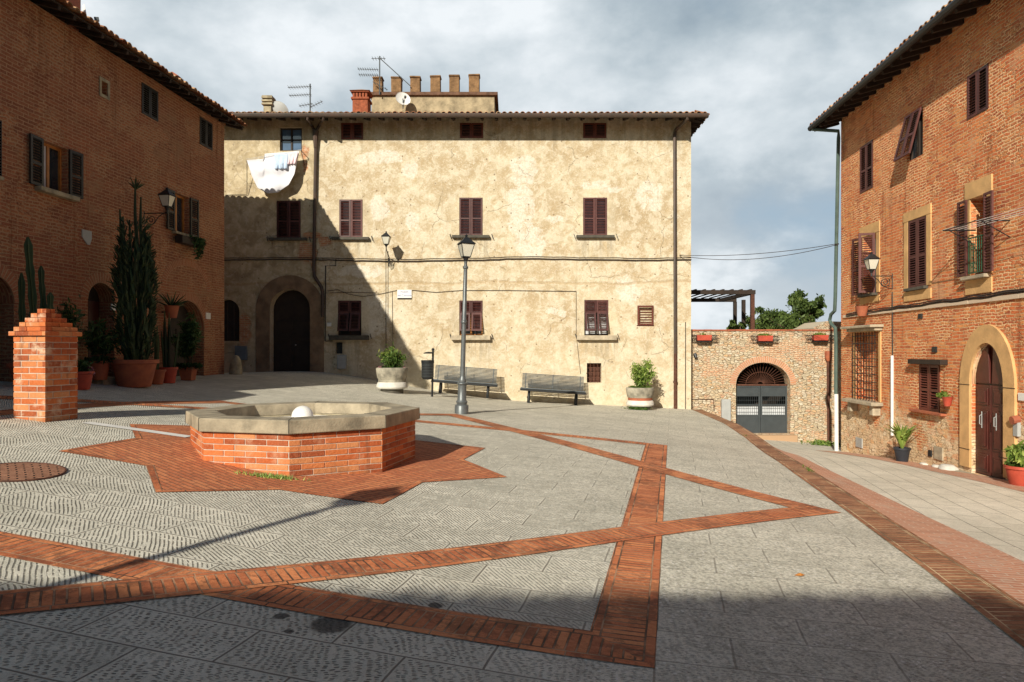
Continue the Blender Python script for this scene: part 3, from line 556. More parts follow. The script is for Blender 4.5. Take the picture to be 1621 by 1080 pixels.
# star of brick bands
SC = Vector((-2.85, 9.6)); A0 = R(-13)
def draped_quad(mb, a, b, c, d_, L0, W, off, n):
    """a->b outer, d_->c inner"""
    a, b, c, d_ = map(Vector, (a, b, c, d_)); ax = (b-a).normalized()
    vs = []; uv = []; nw = 3
    for i in range(n+1):
        p, q = a.lerp(b, i/n), d_.lerp(c, i/n)
        for k in range(nw):
            r_ = p.lerp(q, k/(nw-1)); vs.append((r_.x, r_.y, float(zp(np.array(r_.x), np.array(r_.y)))+off)); uv.append(((r_-a).dot(ax)+L0, W*k/(nw-1)))
    fs = [(i*nw+k, i*nw+k+1, (i+1)*nw+k+1, (i+1)*nw+k) for i in range(n) for k in range(nw-1)]
    mb.mesh(vs, [tuple(reversed(f_)) for f_ in fs], [[uv[k] for k in reversed(f_)] for f_ in fs])
def clipx(p, q):  # keep the square inside the plaza
    return p, q
for si, (a0, off) in enumerate(((A0, .008), (A0+R(45), .004))):
    mb = MB(); RO = 6.85; ri = RO-BW*math.sqrt(2)
    P = [SC+Vector((math.cos(a0+k*PI/2), math.sin(a0+k*PI/2)))*RO for k in range(4)]
    Q = [SC+Vector((math.cos(a0+k*PI/2), math.sin(a0+k*PI/2)))*ri for k in range(4)]
    for k in range(4):
        j = (k+1) % 4; draped_quad(mb, P[k], P[j], Q[j], Q[k], k*3.1, BW, off, 50)
    tag(mb.build('brick_star_band', 'band', smooth=True), kind='structure')
mb = MB(); RT = 2.86; RV = RT*.765; RI = 1.3
for k in range(8):
    a = A0+k*PI/4
    def pp(r_, an): return SC+Vector((math.cos(an), math.sin(an)))*r_
    tip = pp(RT, a); vl = pp(RV, a-PI/8); vr = pp(RV, a+PI/8); il = pp(RI, a-PI/8); ir = pp(RI, a+PI/8)
    ax = Vector((math.cos(a-R(67)*(1 if k % 2 else -1)), math.sin(a-R(67)*(1 if k % 2 else -1)))); ay = Vector((-ax.y, ax.x)); n = 8
    rows = [[il, vl], [pp(RI*.97, a), tip], [ir, vr]]
    for s_ in range(2):
        lo, hi = rows[s_], rows[s_+1]
        for i in range(n):
            for j in range(n):
                def g(i_, j_):
                    a_ = lo[0].lerp(lo[1], j_/n); b_ = hi[0].lerp(hi[1], j_/n); return a_.lerp(b_, i_/n)
                q = [g(i, j), g(i, j+1), g(i+1, j+1), g(i+1, j)]
                mb.face([(p.x, p.y, float(zp(np.array(p.x), np.array(p.y)))+.005) for p in reversed(q)], [((p-SC).dot(ax), (p-SC).dot(ay)) for p in reversed(q)])
tag(mb.build('brick_star_floor', 'star'), kind='structure')
# pale border course round the little star
mb = MB()
for k in range(16):
    a = A0+k*PI/8; r0, r1 = (RT, RV) if k % 2 == 0 else (RV, RT)
    def pp(r_, an): return SC+Vector((math.cos(an), math.sin(an)))*r_
    draped_quad(mb, pp(r0, a), pp(r1, a+PI/8), pp(r1-.09, a+PI/8), pp(r0-.09 if k % 2 else r0-.09, a), 0, .066, .008, 10)
tag(mb.build('brick_star_edging', 'band', smooth=True), kind='structure')
# white marble channel between pillar and well
mb = MB(); a = gp(128, 671); b = gp(293, 694); n = (b-a).xy.normalized(); n = Vector((-n.y, n.x))*.17
draped_quad(mb, a.xy+n*0, b.xy, b.xy+n, a.xy+n, 0, .1, .012, 14); tag(mb.build('marble_channel', 'marble'), kind='structure')

# manhole of herringbone brick in an iron ring
c = gp(28, 748); o = thing('manhole', c, 'round brick-filled manhole cover in the grooved grey paving', 'manhole')
def zt(x, y): return float(zp(np.array(x), np.array(y)))
mb = MB(); nR = 40; r1 = .40
for k in range(nR):
    a, b = 2*PI*k/nR, 2*PI*(k+1)/nR
    p = [(c.x, c.y), (c.x+r1*math.cos(a), c.y+r1*math.sin(a)), (c.x+r1*math.cos(b), c.y+r1*math.sin(b))]
    mb.face([(x, y, zt(x, y)+.010) for x, y in p], [(x*.8+y*.6, -x*.6+y*.8) for x, y in p])
mb.build('cover', 'manhole_brick', o)
mb = MB(); mb.tube([(c.x+.41*math.cos(2*PI*k/nR), c.y+.41*math.sin(2*PI*k/nR), zt(c.x+.41*math.cos(2*PI*k/nR), c.y+.41*math.sin(2*PI*k/nR))+.006) for k in range(nR+1)], .012, 6); mb.build('rim', 'iron_rust', o)

# ------------------------------------------------------------------ wall helper
class Wall:
    def __init__(s, O, D, flipn=False):
        s.O = Vector((O[0], O[1], 0)); s.D = Vector((D[0], D[1], 0)).normalized(); s.N = Vector((s.D.y, -s.D.x, 0))
        if flipn: s.N = -s.N
        s.Mx = Matrix((( s.D.x, s.N.x, 0, s.O.x), (s.D.y, s.N.y, 0, s.O.y), (0, 0, 1, 0), (0, 0, 0, 1)))
    def at(s, x, d, z): return s.Mx @ Vector((x, d, z))
    def px(s, u, v):
        r = Vector(((u-CX)/F, 1, (HY-v)/F)); t = (s.O-Vector((0, 0, 0))).dot(s.N)/Vector((r.x, r.y, 0)).dot(s.N)
        p = Vector((r.x*t, r.y*t, CZ+r.z*t)); return ((p-s.O).dot(s.D), p.z)
    def rect(s, u0, vt, vb, u1):   # v measured at the column u0
        a, zt_ = s.px(u0, vt); _, zb_ = s.px(u0, vb); b, _ = s.px(u1, vt); return (min(a, b), max(a, b), zb_, zt_)
def archpts(x0, x1, zb, h, n=12, pointed=0.0):
    """points of an arch curve from left spring to right spring"""
    cx_, r = (x0+x1)/2, (x1-x0)/2; out = []
    for k in range(n+1):
        a = PI-PI*k/n; x = cx_+r*math.cos(a); z = zb+h*(math.sin(a) ** (1.0+pointed)); out.append((x, z))
    return out
def wall_mesh(mb, W, s0, s1, zb, zt_, holes, depth=.28):
    """holes: (x0,x1,z0,z1,archh,depth,cap)"""
    xs = sorted({s0, s1, *[h[0] for h in holes], *[h[1] for h in holes]}); zs_ = sorted({zb, zt_, *[h[2] for h in holes], *[h[3] for h in holes]})
    mb.M = W.Mx
    for i in range(len(xs)-1):
        for j in range(len(zs_)-1):
            cx_, cz_ = (xs[i]+xs[i+1])/2, (zs_[j]+zs_[j+1])/2
            if any(h[0] < cx_ < h[1] and h[2] < cz_ < h[3] for h in holes): continue
            q = [(xs[i], zs_[j]), (xs[i+1], zs_[j]), (xs[i+1], zs_[j+1]), (xs[i], zs_[j+1])]
            mb.face([(x, 0, z) for x, z in q], q)
    for h in holes:
        x0, x1, z0, z1 = h[:4]; ah = h[4] if len(h) > 4 else 0; dp = h[5] if len(h) > 5 and h[5] else depth
        pts = [(x0, z0)]+(archpts(x0, x1, z1-ah, ah) if ah else [(x0, z1), (x1, z1)])+[(x1, z0)]
        if ah:
            ap = archpts(x0, x1, z1-ah, ah); n = len(ap)
            for k in range(n-1):
                q = [ap[k], ap[k+1], (ap[k+1][0], z1), (ap[k][0], z1)]
                if abs(q[1][1]-q[2][1]) < 1e-5 and abs(q[0][1]-q[3][1]) < 1e-5: continue
                mb.face([(x, 0, z) for x, z in q], q)
        run = 0
        for k in range(len(pts)):
            a, b = pts[k], pts[(k+1) % len(pts)]; l = math.hypot(b[0]-a[0], b[1]-a[1])
            vert = abs(a[0]-b[0]) < 1e-6
            uv = [(0, a[1]), (dp, a[1]), (dp, b[1]), (0, b[1])] if vert else [(a[0], 0), (a[0], dp), (b[0], dp), (b[0], 0)]
            mb.face([(a[0], 0, a[1]), (a[0], -dp, a[1]), (b[0], -dp, b[1]), (b[0], 0, b[1])], uv); run += l
        if not (len(h) > 6 and h[6] == 'open'):
            mb.face([(x, -dp, z) for x, z in pts], [(x, z) for x, z in pts])
    mb.M = None
def ring(mb, W, x0, x1, zs_, ah, wd, d0, d1, legs=0.0, n=24, pointed=0.0, topk=1.0):
    """surround ring outside an arch, thickness wd, between depths; legs = how far it runs down"""
    a = archpts(x0, x1, zs_, ah, n, 0.0); b = archpts(x0-wd, x1+wd, zs_, ah+wd*topk, n, pointed); mb.M = W.Mx; run = 0
    if legs: a = [(x0, zs_-legs)]+a+[(x1, zs_-legs)]; b = [(x0-wd, zs_-legs)]+b+[(x1+wd, zs_-legs)]
    for k in range(len(a)-1):
        l = math.hypot(a[k+1][0]-a[k][0], a[k+1][1]-a[k][1])*1.12
        uv = [(run, 0), (run+l, 0), (run+l, wd), (run, wd)]
        mb.face([(a[k][0], d1, a[k][1]), (a[k+1][0], d1, a[k+1][1]), (b[k+1][0], d1, b[k+1][1]), (b[k][0], d1, b[k][1])], uv)
        mb.face([(b[k][0], d1, b[k][1]), (b[k+1][0], d1, b[k+1][1]), (b[k+1][0], d0, b[k+1][1]), (b[k][0], d0, b[k][1])], uv)
        mb.face([(a[k][0], d1, a[k][1]), (a[k][0], d0, a[k][1]), (a[k+1][0], d0, a[k+1][1]), (a[k+1][0], d1, a[k+1][1])], uv)
        run += l
    mb.M = None
def shutter(W, parent, x0, x1, z0, z1, d, m='shutter', tilt=0.0, hinge=None, ang=0.0, name='shutter', pitch=.055):
    """louvred leaf. hinge 'l'/'r' with ang opens it; tilt swings it out from its top edge"""
    mb = MB(); w, h = x1-x0, z1-z0
    if hinge == 'l': base = Matrix.Translation((x0, d, 0)) @ Matrix.Rotation(ang, 4, 'Z') @ Matrix.Translation((w/2, 0, z0))
    elif hinge == 'r': base = Matrix.Translation((x1, d, 0)) @ Matrix.Rotation(-ang, 4, 'Z') @ Matrix.Translation((-w/2, 0, z0))
    elif tilt: base = Matrix.Translation((x0+w/2, d, z1)) @ Matrix.Rotation(tilt, 4, 'X') @ Matrix.Translation((0, 0, -h))
    else: base = Matrix.Translation((x0+w/2, d, z0))
    mb.M = W.Mx @ base; st = min(.06, w*.16); th = .035
    mb.box((-w/2+st/2, 0, h/2), (st, th, h)); mb.box((w/2-st/2, 0, h/2), (st, th, h))
    rails = [st/2, h-st/2] + ([h*.45] if h > .9 else [])
    for r_ in rails: mb.box((0, 0, r_), (w-2*st, th-.004, st))
    z = st+.03
    while z < h-st-.02:
        if not any(abs(z-r_) < st*.7 for r_ in rails): mb.box((0, -.0, z), (w-2*st+.004, .042, .010), rx=R(-38))
        z += pitch
    mb.M = None; return mb.build(name, m, parent, base=parent['_o'])
def wbox(mb, W, x0, x1, d0, d1, z0, z1): mb.M = W.Mx; mb.b2((x0, d0, z0), (x1, d1, z1)); mb.M = None

class Bld:
    def __init__(s, root, W): s.root = root; s.W = W; s.holes = []
    def win(s, r, leafs='closed', m='shutter', sill=None, sillm='sill_dark', depth=.22, surround=None, frame='wood_orange', pane='glass', sill_over=.12, sill_t=.07, sill_d=.14, label=None, lint=None, curtain=False):
        W = s.W; x0, x1, z0, z1 = r; s.holes.append((x0, x1, z0, z1, 0, depth)); w = x1-x0; xm = (x0+x1)/2
        # window frame is the part; sash bars, pane, shutters and sill hang under it
        mb = MB(); t = .05; dd = -depth+.05
        for a in ((x0, x0+t), (x1-t, x1)): wbox(mb, W, a[0]+.001, a[1]-.001, dd-.03, dd+.03, z0+.001, z1-.001)
        for a in ((z0, z0+t), (z1-t, z1)): wbox(mb, W, x0+t, x1-t, dd-.028, dd+.028, a[0]+.001, a[1]-.001)
        wbox(mb, W, xm-.03, xm+.03, dd-.026, dd+.026, z0+t, z1-t)
        if leafs != 'closed' and pane == 'glass_blue': wbox(mb, W, x0+t, x1-t, dd-.024, dd+.024, (z0+z1)/2-.02, (z0+z1)/2+.02)
        f = mb.build('window', frame, s.root)
        if label: f['label'] = label
        mb = MB(); mb.M = W.Mx; mb.face([(x0, dd-.015, z0), (x1, dd-.015, z0), (x1, dd-.015, z1), (x0, dd-.015, z1)]); mb.M = None; mb.build('pane', pane, f)
        if curtain:
            mb = MB(); mb.M = W.Mx; n = 14; pts = [(x0+t+(w-2*t)*k/n, dd-.008+.0*k+.006*math.sin(k*2.1)) for k in range(n+1)]
            for k in range(n):
                if curtain == 'half' and k > n*.55: break
                mb.face([(pts[k][0], pts[k][1]+.004, z0+t), (pts[k+1][0], pts[k+1][1]+.004, z0+t), (pts[k+1][0], pts[k+1][1]+.004, z1-t), (pts[k][0], pts[k][1]+.004, z1-t)])
            mb.M = None; mb.build('curtain', 'curtain', f)
        if sill:
            mb = MB(); wbox(mb, W, x0-sill_over, x1+sill_over, 0.002, sill_d, z0-sill_t, z0-.004); mb.build('sill', sillm, f, bevel=.008)
        if surround:
            sw, top, bot = surround; mb = MB()
            wbox(mb, W, x0-sw, x0-.001, -.002, .022, z0, z1); wbox(mb, W, x1+.001, x1+sw, -.002, .022, z0, z1)
            wbox(mb, W, x0-sw-.01, x1+sw+.01, -.002, .03, z1+.001, z1+top); wbox(mb, W, x0-sw, x1+sw, -.002, .024, z0-bot, z0-.072); mb.build('surround', 'ochre_stone', f, bevel=.006)
        if leafs == 'closed':
            shutter(W, f, x0+.004, xm-.004, z0+.004, z1-.004, -.0, m); shutter(W, f, xm+.004, x1-.004, z0+.004, z1-.004, -.0, m)
        elif leafs == 'open':
            shutter(W, f, x0, xm, z0, z1, .045, m, hinge='l', ang=PI+R(-4)); shutter(W, f, xm, x1, z0, z1, .045, m, hinge='r', ang=PI+R(-4))
        elif leafs == 'ajar':     # upper part fixed, lower flaps pushed out
            h = z1-z0; zc = z1-h*.36
            for a, b in ((x0+.004, xm-.004), (xm+.004, x1-.004)):
                shutter(W, f, a, b, zc, z1-.004, 0.0, m); shutter(W, f, a+.02, b-.02, z0+h*.10, zc-.004, .02, m, tilt=R(17), name='shutter_flap')
        elif leafs == 'hopper':
            for a, b in ((x0+.004, xm-.004), (xm+.004, x1-.004)): shutter(W, f, a, b, z0, z1-.004, .03, m, tilt=R(14))
        return f
def bracket_hooks(root, W, x0, x1, z):
    mb = MB()
    for x in (x0, x1): mb.M = W.Mx; mb.tube([(x, 0, z), (x, .06, z-.02), (x+.02, .08, z-.14)], .010, 5); mb.M = None
    mb.build('shutter_hook', 'metal_black', root)

def roofslope(mb, a, b, inw, zt0, slope, Lmax, hipL=False, hipR=False, tw=.21, rows=None):
    """corrugated coppi slope from eave line a->b (2D) going inwards"""
    a, b, inw = Vector(a), Vector(b), Vector(inw).normalized(); S = (b-a).length; ax = (b-a)/S; per = 6; n = int(S/tw)*per
    nr = max(2, int(Lmax/.38)); cols = []
    for i in range(n+1):
        s_ = S*i/n; L = min([Lmax]+([max(.02, s_)] if hipL else [])+([max(.02, S-s_)] if hipR else []))
        h = .075*abs(math.sin(PI*s_/(S/int(S/tw)))) ** .8; col = []
        for j in range(nr):
            t0, t1 = Lmax*j/nr, Lmax*(j+1)/nr; t0, t1 = min(t0, L), min(t1, L)
            for t_, lift in ((t0, .022), (t1, 0)):
                p = a+ax*s_+inw*t_; col.append((p.x, p.y, zt0+slope*t_+h+lift))
        cols.append(col)
    m_ = len(cols[0]); vs = [p for c_ in cols for p in c_]
    fs = []; uvs = []
    for i in range(n):
        for j in range(m_-1):
            fs.append((i*m_+j, (i+1)*m_+j, (i+1)*m_+j+1, i*m_+j+1)); k = (i//per+.5, j//2+.5); uvs.append([k]*4)
    mb.mesh(vs, fs, uvs)
def eavetiles(mb, a, b, inw, z, slope, tw=.21, over=.10, r=.085):
    a, b, inw = Vector(a), Vector(b), Vector(inw).normalized(); S = (b-a).length; ax = (b-a)/S; n = int(S/tw)
    for i in range(n):
        s_ = S*(i+.5)/n; ov = over+random.uniform(-.02, .03); rj = r*random.uniform(.92, 1.08); zz = z+random.uniform(-.006, .012)
        vs = []; seg = 8
        for t_, k in ((-ov, 1.0), (.4, .86)):
            p = a+ax*s_+inw*t_
            for rad in (rj*k, rj*k-.018):
                for q in range(seg+1):
                    an = PI*q/seg; pt = p+ax*math.cos(an)*rad; vs.append((pt.x, pt.y, zz+slope*max(t_, -.2)+math.sin(an)*rad*.95+.02))
        m_ = seg+1; fs = []
        for q in range(seg):
            fs += [(q, q+1, 2*m_+q+1, 2*m_+q), (m_+q+1, m_+q, 3*m_+q, 3*m_+q+1), (q+1, q, m_+q, m_+q+1)]
        mb.mesh(vs, fs, [[(i+.5, 77.5)]*4]*len(fs))
def rafters(mb, a, b, inw, z, slope, L, step=.55, w=.08, h=.10):
    a, b, inw = Vector(a), Vector(b), Vector(inw).normalized(); S = (b-a).length; ax = (b-a)/S; n = int(S/step)
    for i in range(n+1):
        p = a+ax*(S*i/n*.998+.001*S); q = p+inw*L
        d_ = Vector((inw.x, inw.y, slope)); m0 = (p+q)/2
        mb.box((m0.x, m0.y, z+slope*L/2-h/2), (w, L, h), rz=math.atan2(inw.y, inw.x)-PI/2, rx=math.atan(slope))
def slab3(mb, pts, t):
    n = len(pts); mb.mesh(list(pts)+[(p[0], p[1], p[2]-t) for p in pts], [tuple(range(n)), tuple(reversed(range(n, 2*n)))]+[(i, n+i, n+(i+1) % n, (i+1) % n) for i in range(n)])

# ------------------------------------------------------------------ central building
YF = 25.0
WC = Wall((0, YF), (1, 0))                       # s = X, outward -Y
root = thing('plastered_building', (-4, YF, .6), 'long tan plastered building facing the square, with brown shutters and a battlemented tower behind', 'building')
B = Bld(root, WC); r = WC.rect
XL, XR, ZT = -15.0, WC.px(1094, 300)[0], CZ+8.45
hook = []
for (u0, vt, vb, u1) in [(540, 195, 221, 575), (728, 195, 219, 765), (923, 195, 219, 960)]:
    B.win(r(u0, vt, vb, u1), 'closed', 'shutter_red', depth=.15, frame='wood_dark')
B.win(r(443, 202, 239, 478), 'none', pane='glass_blue', frame='wood_dark', depth=.16, label='small dark attic window with four panes above the washing')
for (u0, vt, vb, u1) in [(438, 318, 377, 476), (537, 316, 376, 574), (727, 313, 373, 764), (923, 313, 373, 961)]:
    q = r(u0, vt, vb, u1); B.win(q, 'closed', 'shutter', sill=True, sill_over=.25, sill_t=.10, sill_d=.16, depth=.18, frame='wood_dark'); hook.append(q)
for (u0, vt, vb, u1) in [(535, 476, 531, 572), (727, 476, 531, 764), (925, 475, 531, 963)]:
    q = r(u0, vt, vb, u1); B.win(q, 'ajar', 'shutter', sill=True, sill_over=.28, sill_t=.17, sill_d=.20, sillm='sill_stone' if u0 > 700 else 'sill_dark', depth=.2, frame='wood_orange' if u0 == 727 else 'wood_dark', curtain=True if u0 == 925 else False); hook.append(q)
# small crooked shutter
q = r(1009, 484, 515, 1034); B.holes.append((*q, 0, .1)); mbq = MB()
wbox(mbq, WC, q[0]-.03, q[1]+.03, .001, .012, q[2]-.03, q[2]-.001); f = mbq.build('window', 'shutter_red', root); f['label'] = 'little single red-brown shutter hanging askew'
sh = shutter(WC, f, q[0], q[1], q[2], q[3], .035, 'shutter_red', pitch=.09)
# barred cellar window
q = r(929, 575, 606, 952); B.holes.append((*q, 0, .3)); mbq = MB(); mbq.M = WC.Mx
for k in range(1, 4): x = q[0]+(q[1]-q[0])*k/4; mbq.tube([(x, -.05, q[2]), (x, -.05, q[3])], .011, 5)
for k in range(1, 4): z = q[2]+(q[3]-q[2])*k/4; mbq.tube([(q[0], -.05, z), (q[1], -.05, z)], .011, 5)
mbq.M = None; f = mbq.build('window_grate', 'iron_rust', root); f['label'] = 'rusty barred cellar window beside the bench'
mbq = MB(); wbox(mbq, WC, q[0]+.001, q[1]-.001, -.29, -.27, q[2]+.001, q[3]-.001); mbq.build('screen', 'iron_rust', f)
# low vent left of the dark window
q = r(531, 542, 560, 542); B.holes.append((*q, 0, .2)); mbq = MB(); wbox(mbq, WC, q[0]+.002, q[1]-.002, -.19, -.17, q[2]+.002, q[3]-.002); mbq.build('vent', 'metal_black', root)
# main door in its stone portal
q = r(427, 458, 583, 491); ax0, ax1, az0, az1 = q; az0 = CZ-.90; ah = (ax1-ax0)/2*1.0
B.holes.append((ax0, ax1, az0, az1, ah, .45))
mb = MB(); ring(mb, WC, ax0, ax1, az1-ah, ah, .50, 0, .03, legs=az1-ah-az0, n=22); portal = mb.build('door_surround', 'portal_stone', root); portal['label'] = 'broad arch of worn brown stone blocks'
mb = MB(); mb.M = WC.Mx; pts = [(ax0, az0)]+archpts(ax0, ax1, az1-ah, ah, 20)+[(ax1, az0)]
mb.face([(x, -.40, z) for x, z in pts]); mb.M = None; door = mb.build('door', 'wood_dark', root); door['label'] = 'dark arched double wooden door'
mb = MB(); xm = (ax0+ax1)/2
for (a, b) in ((ax0+.08, xm-.05), (xm+.05, ax1-.08)):
    for (c_, d_) in ((az0+.15, az0+1.1), (az0+1.25, az0+2.0)): wbox(mb, WC, a, b, -.395, -.37, c_, d_)
mb.build('door_panel', 'wood_dark', door, bevel=.01)
mb = MB(); mb.M = WC.Mx; mb.lathe([(.0, -.03), (.03, 0), (0, .03)], (xm+.1, -.35, az0+1.1), 8); mb.M = None; mb.build('handle', 'white_paint', door)
mb = MB(); wbox(mb, WC, ax0-.6, ax1+.5, .002, .30, az0-.25, az0+.02); mb.build('doorstep', 'stone', root, bevel=.01)
# arched opening at far left
q = r(338, 474, 540, 379); B.holes.append((q[0], q[1], q[2], q[3], .42, .35))
mb = MB(); mb.M = WC.Mx; mb.face([(x, -.30, z) for x, z in [(q[0], q[2])]+archpts(q[0], q[1], q[3]-.42, .42)+[(q[1], q[2])]]); mb.M = None
f = mb.build('window', 'glass', root); f['label'] = 'dark arched opening by the corner'
mb = MB()
for k in range(1, 4): x = q[0]+(q[1]-q[0])*k/4; mb.M = WC.Mx; mb.tube([(x, -.1, q[2]), (x, -.1, q[3]-.1)], .012, 5); mb.M = None
mb.build('grate', 'metal_black', f)
mb = MB(); wall_mesh(mb, WC, XL, XR, -1.2, ZT, B.holes)
D_ = 11.0     # the other three sides
for (O, Dv, L) in (((XR, YF), (0, 1), D_), ((XR, YF+D_), (-1, 0), XR-XL), ((XL, YF+D_), (0, -1), D_)):
    w_ = Wall(O, Dv); wall_mesh(mb, w_, 0, L, -2.4, ZT, [])
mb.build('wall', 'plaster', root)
EO = .86; ES = .34; ZE = CZ+8.18
ea, eb = (XL-.3, YF-EO), (XR+ES, YF-EO)
sl = .27; Lr = D_/2+EO
mb = MB(); roofslope(mb, ea, eb, (0, 1), ZE+.03, sl, Lr, hipR=True); roofslope(mb, (XR+ES, YF-EO), (XR+ES, YF+D_+EO), (-1, 0), ZE+.03, sl, Lr, hipL=True, hipR=True)
roofslope(mb, (XR+ES, YF+D_+EO), (XL-.3, YF+D_+EO), (0, -1), ZE+.03, sl, Lr, hipL=True)
eavetiles(mb, ea, eb, (0, 1), ZE+.02, sl); eavetiles(mb, (XR+ES, YF-EO), (XR+ES, YF+6), (-1, 0), ZE+.02, sl)
roof = mb.build('roof', 'roof_tile', root)
mb = MB(); x0, x1, y0, y1 = XL-.3, XR+ES, YF-EO, YF+D_+EO
slab3(mb, [(x0, y0, ZE), (x1, y0, ZE), (x1-.9, y0+.9, ZE+.9*sl), (x0, y0+.9, ZE+.9*sl)], .04)
slab3(mb, [(x1, y0, ZE), (x1, y1, ZE), (x1-.9, y1-.9, ZE+.9*sl), (x1-.9, y0+.9, ZE+.9*sl)], .04)
rafters(mb, (x0, y0), (x1-.2, y0), (0, 1), ZE-.045, sl, EO-.02, .5); rafters(mb, (x1, y0+.4), (x1, y1), (-1, 0), ZE-.045, sl, ES-.02, .5)
mb.build('eaves', 'rafter', root)
mb = MB(); mb.tube([(x0, y0-.06, ZE-.02), (x1+.02, y0-.06, ZE-.035)], .085, 8); mb.build('gutter', 'pipe_copper', root, smooth=True)
def wpath(W, pts, d): return [W.at(*(lambda q: (q[0], d, q[1]))(W.px(u, v))) for u, v in pts]
mb = MB(); e = Vector(((1088-CX)/F*(YF-EO), YF-EO-.06, ZE-.05)); mb.tube([e, e+Vector((0, 0, -.1))]+wpath(WC, [(1069, 207), (1067, 216)], .10)+wpath(WC, [(1068, 560)], .1), .058, 8); p_ = mb.build('drainpipe', 'pipe_copper', root, smooth=True)
mb = MB(); mb.tube(wpath(WC, [(1068, 560), (1068, 647)], .10), .06, 8); mb.tube(wpath(WC, [(1068, 603), (1068, 606)], .10), .08, 8); mb.build('pipe_foot', 'iron_rust', p_, smooth=True)
mb = MB()
for u0_ in (488, 513):
    e = Vector(((u0_-CX)/F*(YF-EO), YF-EO-.06, ZE-.05)); mb.tube([e, e+Vector((0, 0, -.12))]+wpath(WC, [((u0_+501)/2, 200), (501, 211)], .12), .05, 8)
mb.tube(wpath(WC, [(501, 209), (501, 236)], .12), [.12, .065], 8)
mb.tube(wpath(WC, [(501, 232), (499.5, 330), (498, 425), (499, 438), (504, 446), (510, 455), (512, 465), (512, 502)], .10), .062, 8); mb.build('drainpipe', 'pipe_copper', root, smooth=True)
for q in hook:
    for x in (q[0]-.33, q[1]+.33): mb = MB(); mb.M = WC.Mx; mb.tube([(x, 0, q[2]+.05), (x, .07, q[2]+.02), (x+.05, .09, q[2]-.14)], .013, 5); mb.M = None; mb.build('shutter_hook', 'metal_black', root)
# thin wall conduits
mb = MB(); mb.tube(wpath(WC, [(532, 411), (532, 421), (516, 421), (515, 540)], .03), .018, 6); mb.tube(wpath(WC, [(516, 540), (527, 540)], .03), .018, 6); mb.build('conduit', 'metal_black', root)
for pth, r__ in (([(1085, 510), (1085, 648)], .014), ([(912, 461), (912, 530), (919, 592)], .008), ([(621, 462), (622, 540), (622, 600)], .008)): mb = MB(); mb.tube(wpath(WC, pth, .015), r__, 6); mb.build('conduit', 'cable', root)
# pavement-side bulge: little sloping apron and stone posts
# tower with merlons
Yt = 30.0; k = Yt/F
def tx(u): return (u-CX)*k
def tz(v): return CZ+(HY-v)*k
tower = MB(); tower.b2((tx(588), Yt, tz(230)), (tx(783), Yt+3, tz(150))); tw_ = tower.build('tower', 'render_tower', root, bevel=.03); tw_['label'] = 'squat rendered tower stump rising behind the roof'
mb = MB(); mb.b2((tx(584), Yt-.12, tz(152)), (tx(788), Yt+3.1, tz(147))); mb.build('cornice', 'cornice_brown', tw_, bevel=.01)
for (a, b, t_) in [(590, 605, 121), (619, 635, 121), (649, 665, 120), (681, 697, 119), (711, 727, 118), (742, 759, 117)]:
    mb = MB(); j = random.uniform(-.02, .02); mb.box((tx((a+b)/2), Yt+.2+j, (tz(t_+3)+tz(146))/2), ((b-a)*k, .38, tz(t_+3)-tz(146)), taper=random.uniform(.95, 1.03))
    mb.box((tx((a+b)/2), Yt+.2, tz(t_+1.5)), ((b-a)*k*1.10, .46, 3*k), ry=random.uniform(-.03, .03)); mb.build('merlon', 'merlon', tw_, bevel=.035)
# chimneys are sub-parts of the roof
Yk = 27.0; k2 = Yk/F
def kx(u): return (u-CX)*k2
def kz(v): return CZ+(HY-v)*k2
mb = MB(); x0_, x1_ = kx(558), kx(582); mb.b2((x0_, Yk, kz(200)), (x1_, Yk+.6, kz(154)))
mb.b2((x0_-.05, Yk-.05, kz(157)), (x1_+.05, Yk+.65, kz(154)))
for a in np.linspace(x0_, x1_-.1, 5): mb.b2((a, Yk, kz(154)), (a+.08, Yk+.1, kz(146))); mb.b2((a, Yk+.5, kz(154)), (a+.08, Yk+.6, kz(146)))
mb.b2((x0_-.06, Yk-.06, kz(146)), (x1_+.06, Yk+.66, kz(144)))
ch = mb.build('chimney', 'brick_arch', roof); ch['label'] = 'red brick chimney with a little tiled cap'
ch.data.materials[0] = M['chimney_red']
mb = MB(); xc = (x0_+x1_)/2; mb.mesh([(x0_-.1, Yk-.1, kz(144)), (x1_+.1, Yk-.1, kz(144)), (x1_+.1, Yk+.7, kz(144)), (x0_-.1, Yk+.7, kz(144)), (xc, Yk+.3, kz(137))], [(0, 1, 4), (1, 2, 4), (2, 3, 4), (3, 0, 4), (3, 2, 1, 0)])
mb.build('chimney', 'tile_ridge', roof)['label'] = 'pyramid cap of weathered tile'
mb = MB(); mb.b2((kx(417), Yk, kz(200)), (kx(429), Yk+.35, kz(168)))
for z in (166, 161, 156): mb.b2((kx(414.5), Yk-.06, kz(z)), (kx(431.5), Yk+.41, kz(z-3))); mb.b2((kx(418), Yk+.02, kz(z)), (kx(428), Yk+.33, kz(z-5)))
mb.b2((kx(415), Yk-.05, kz(153)), (kx(431), Yk+.4, kz(151.5))); c_ = mb.build('chimney', 'stone', roof, bevel=.008); c_['label'] = 'grey concrete chimney with three louvre rings'

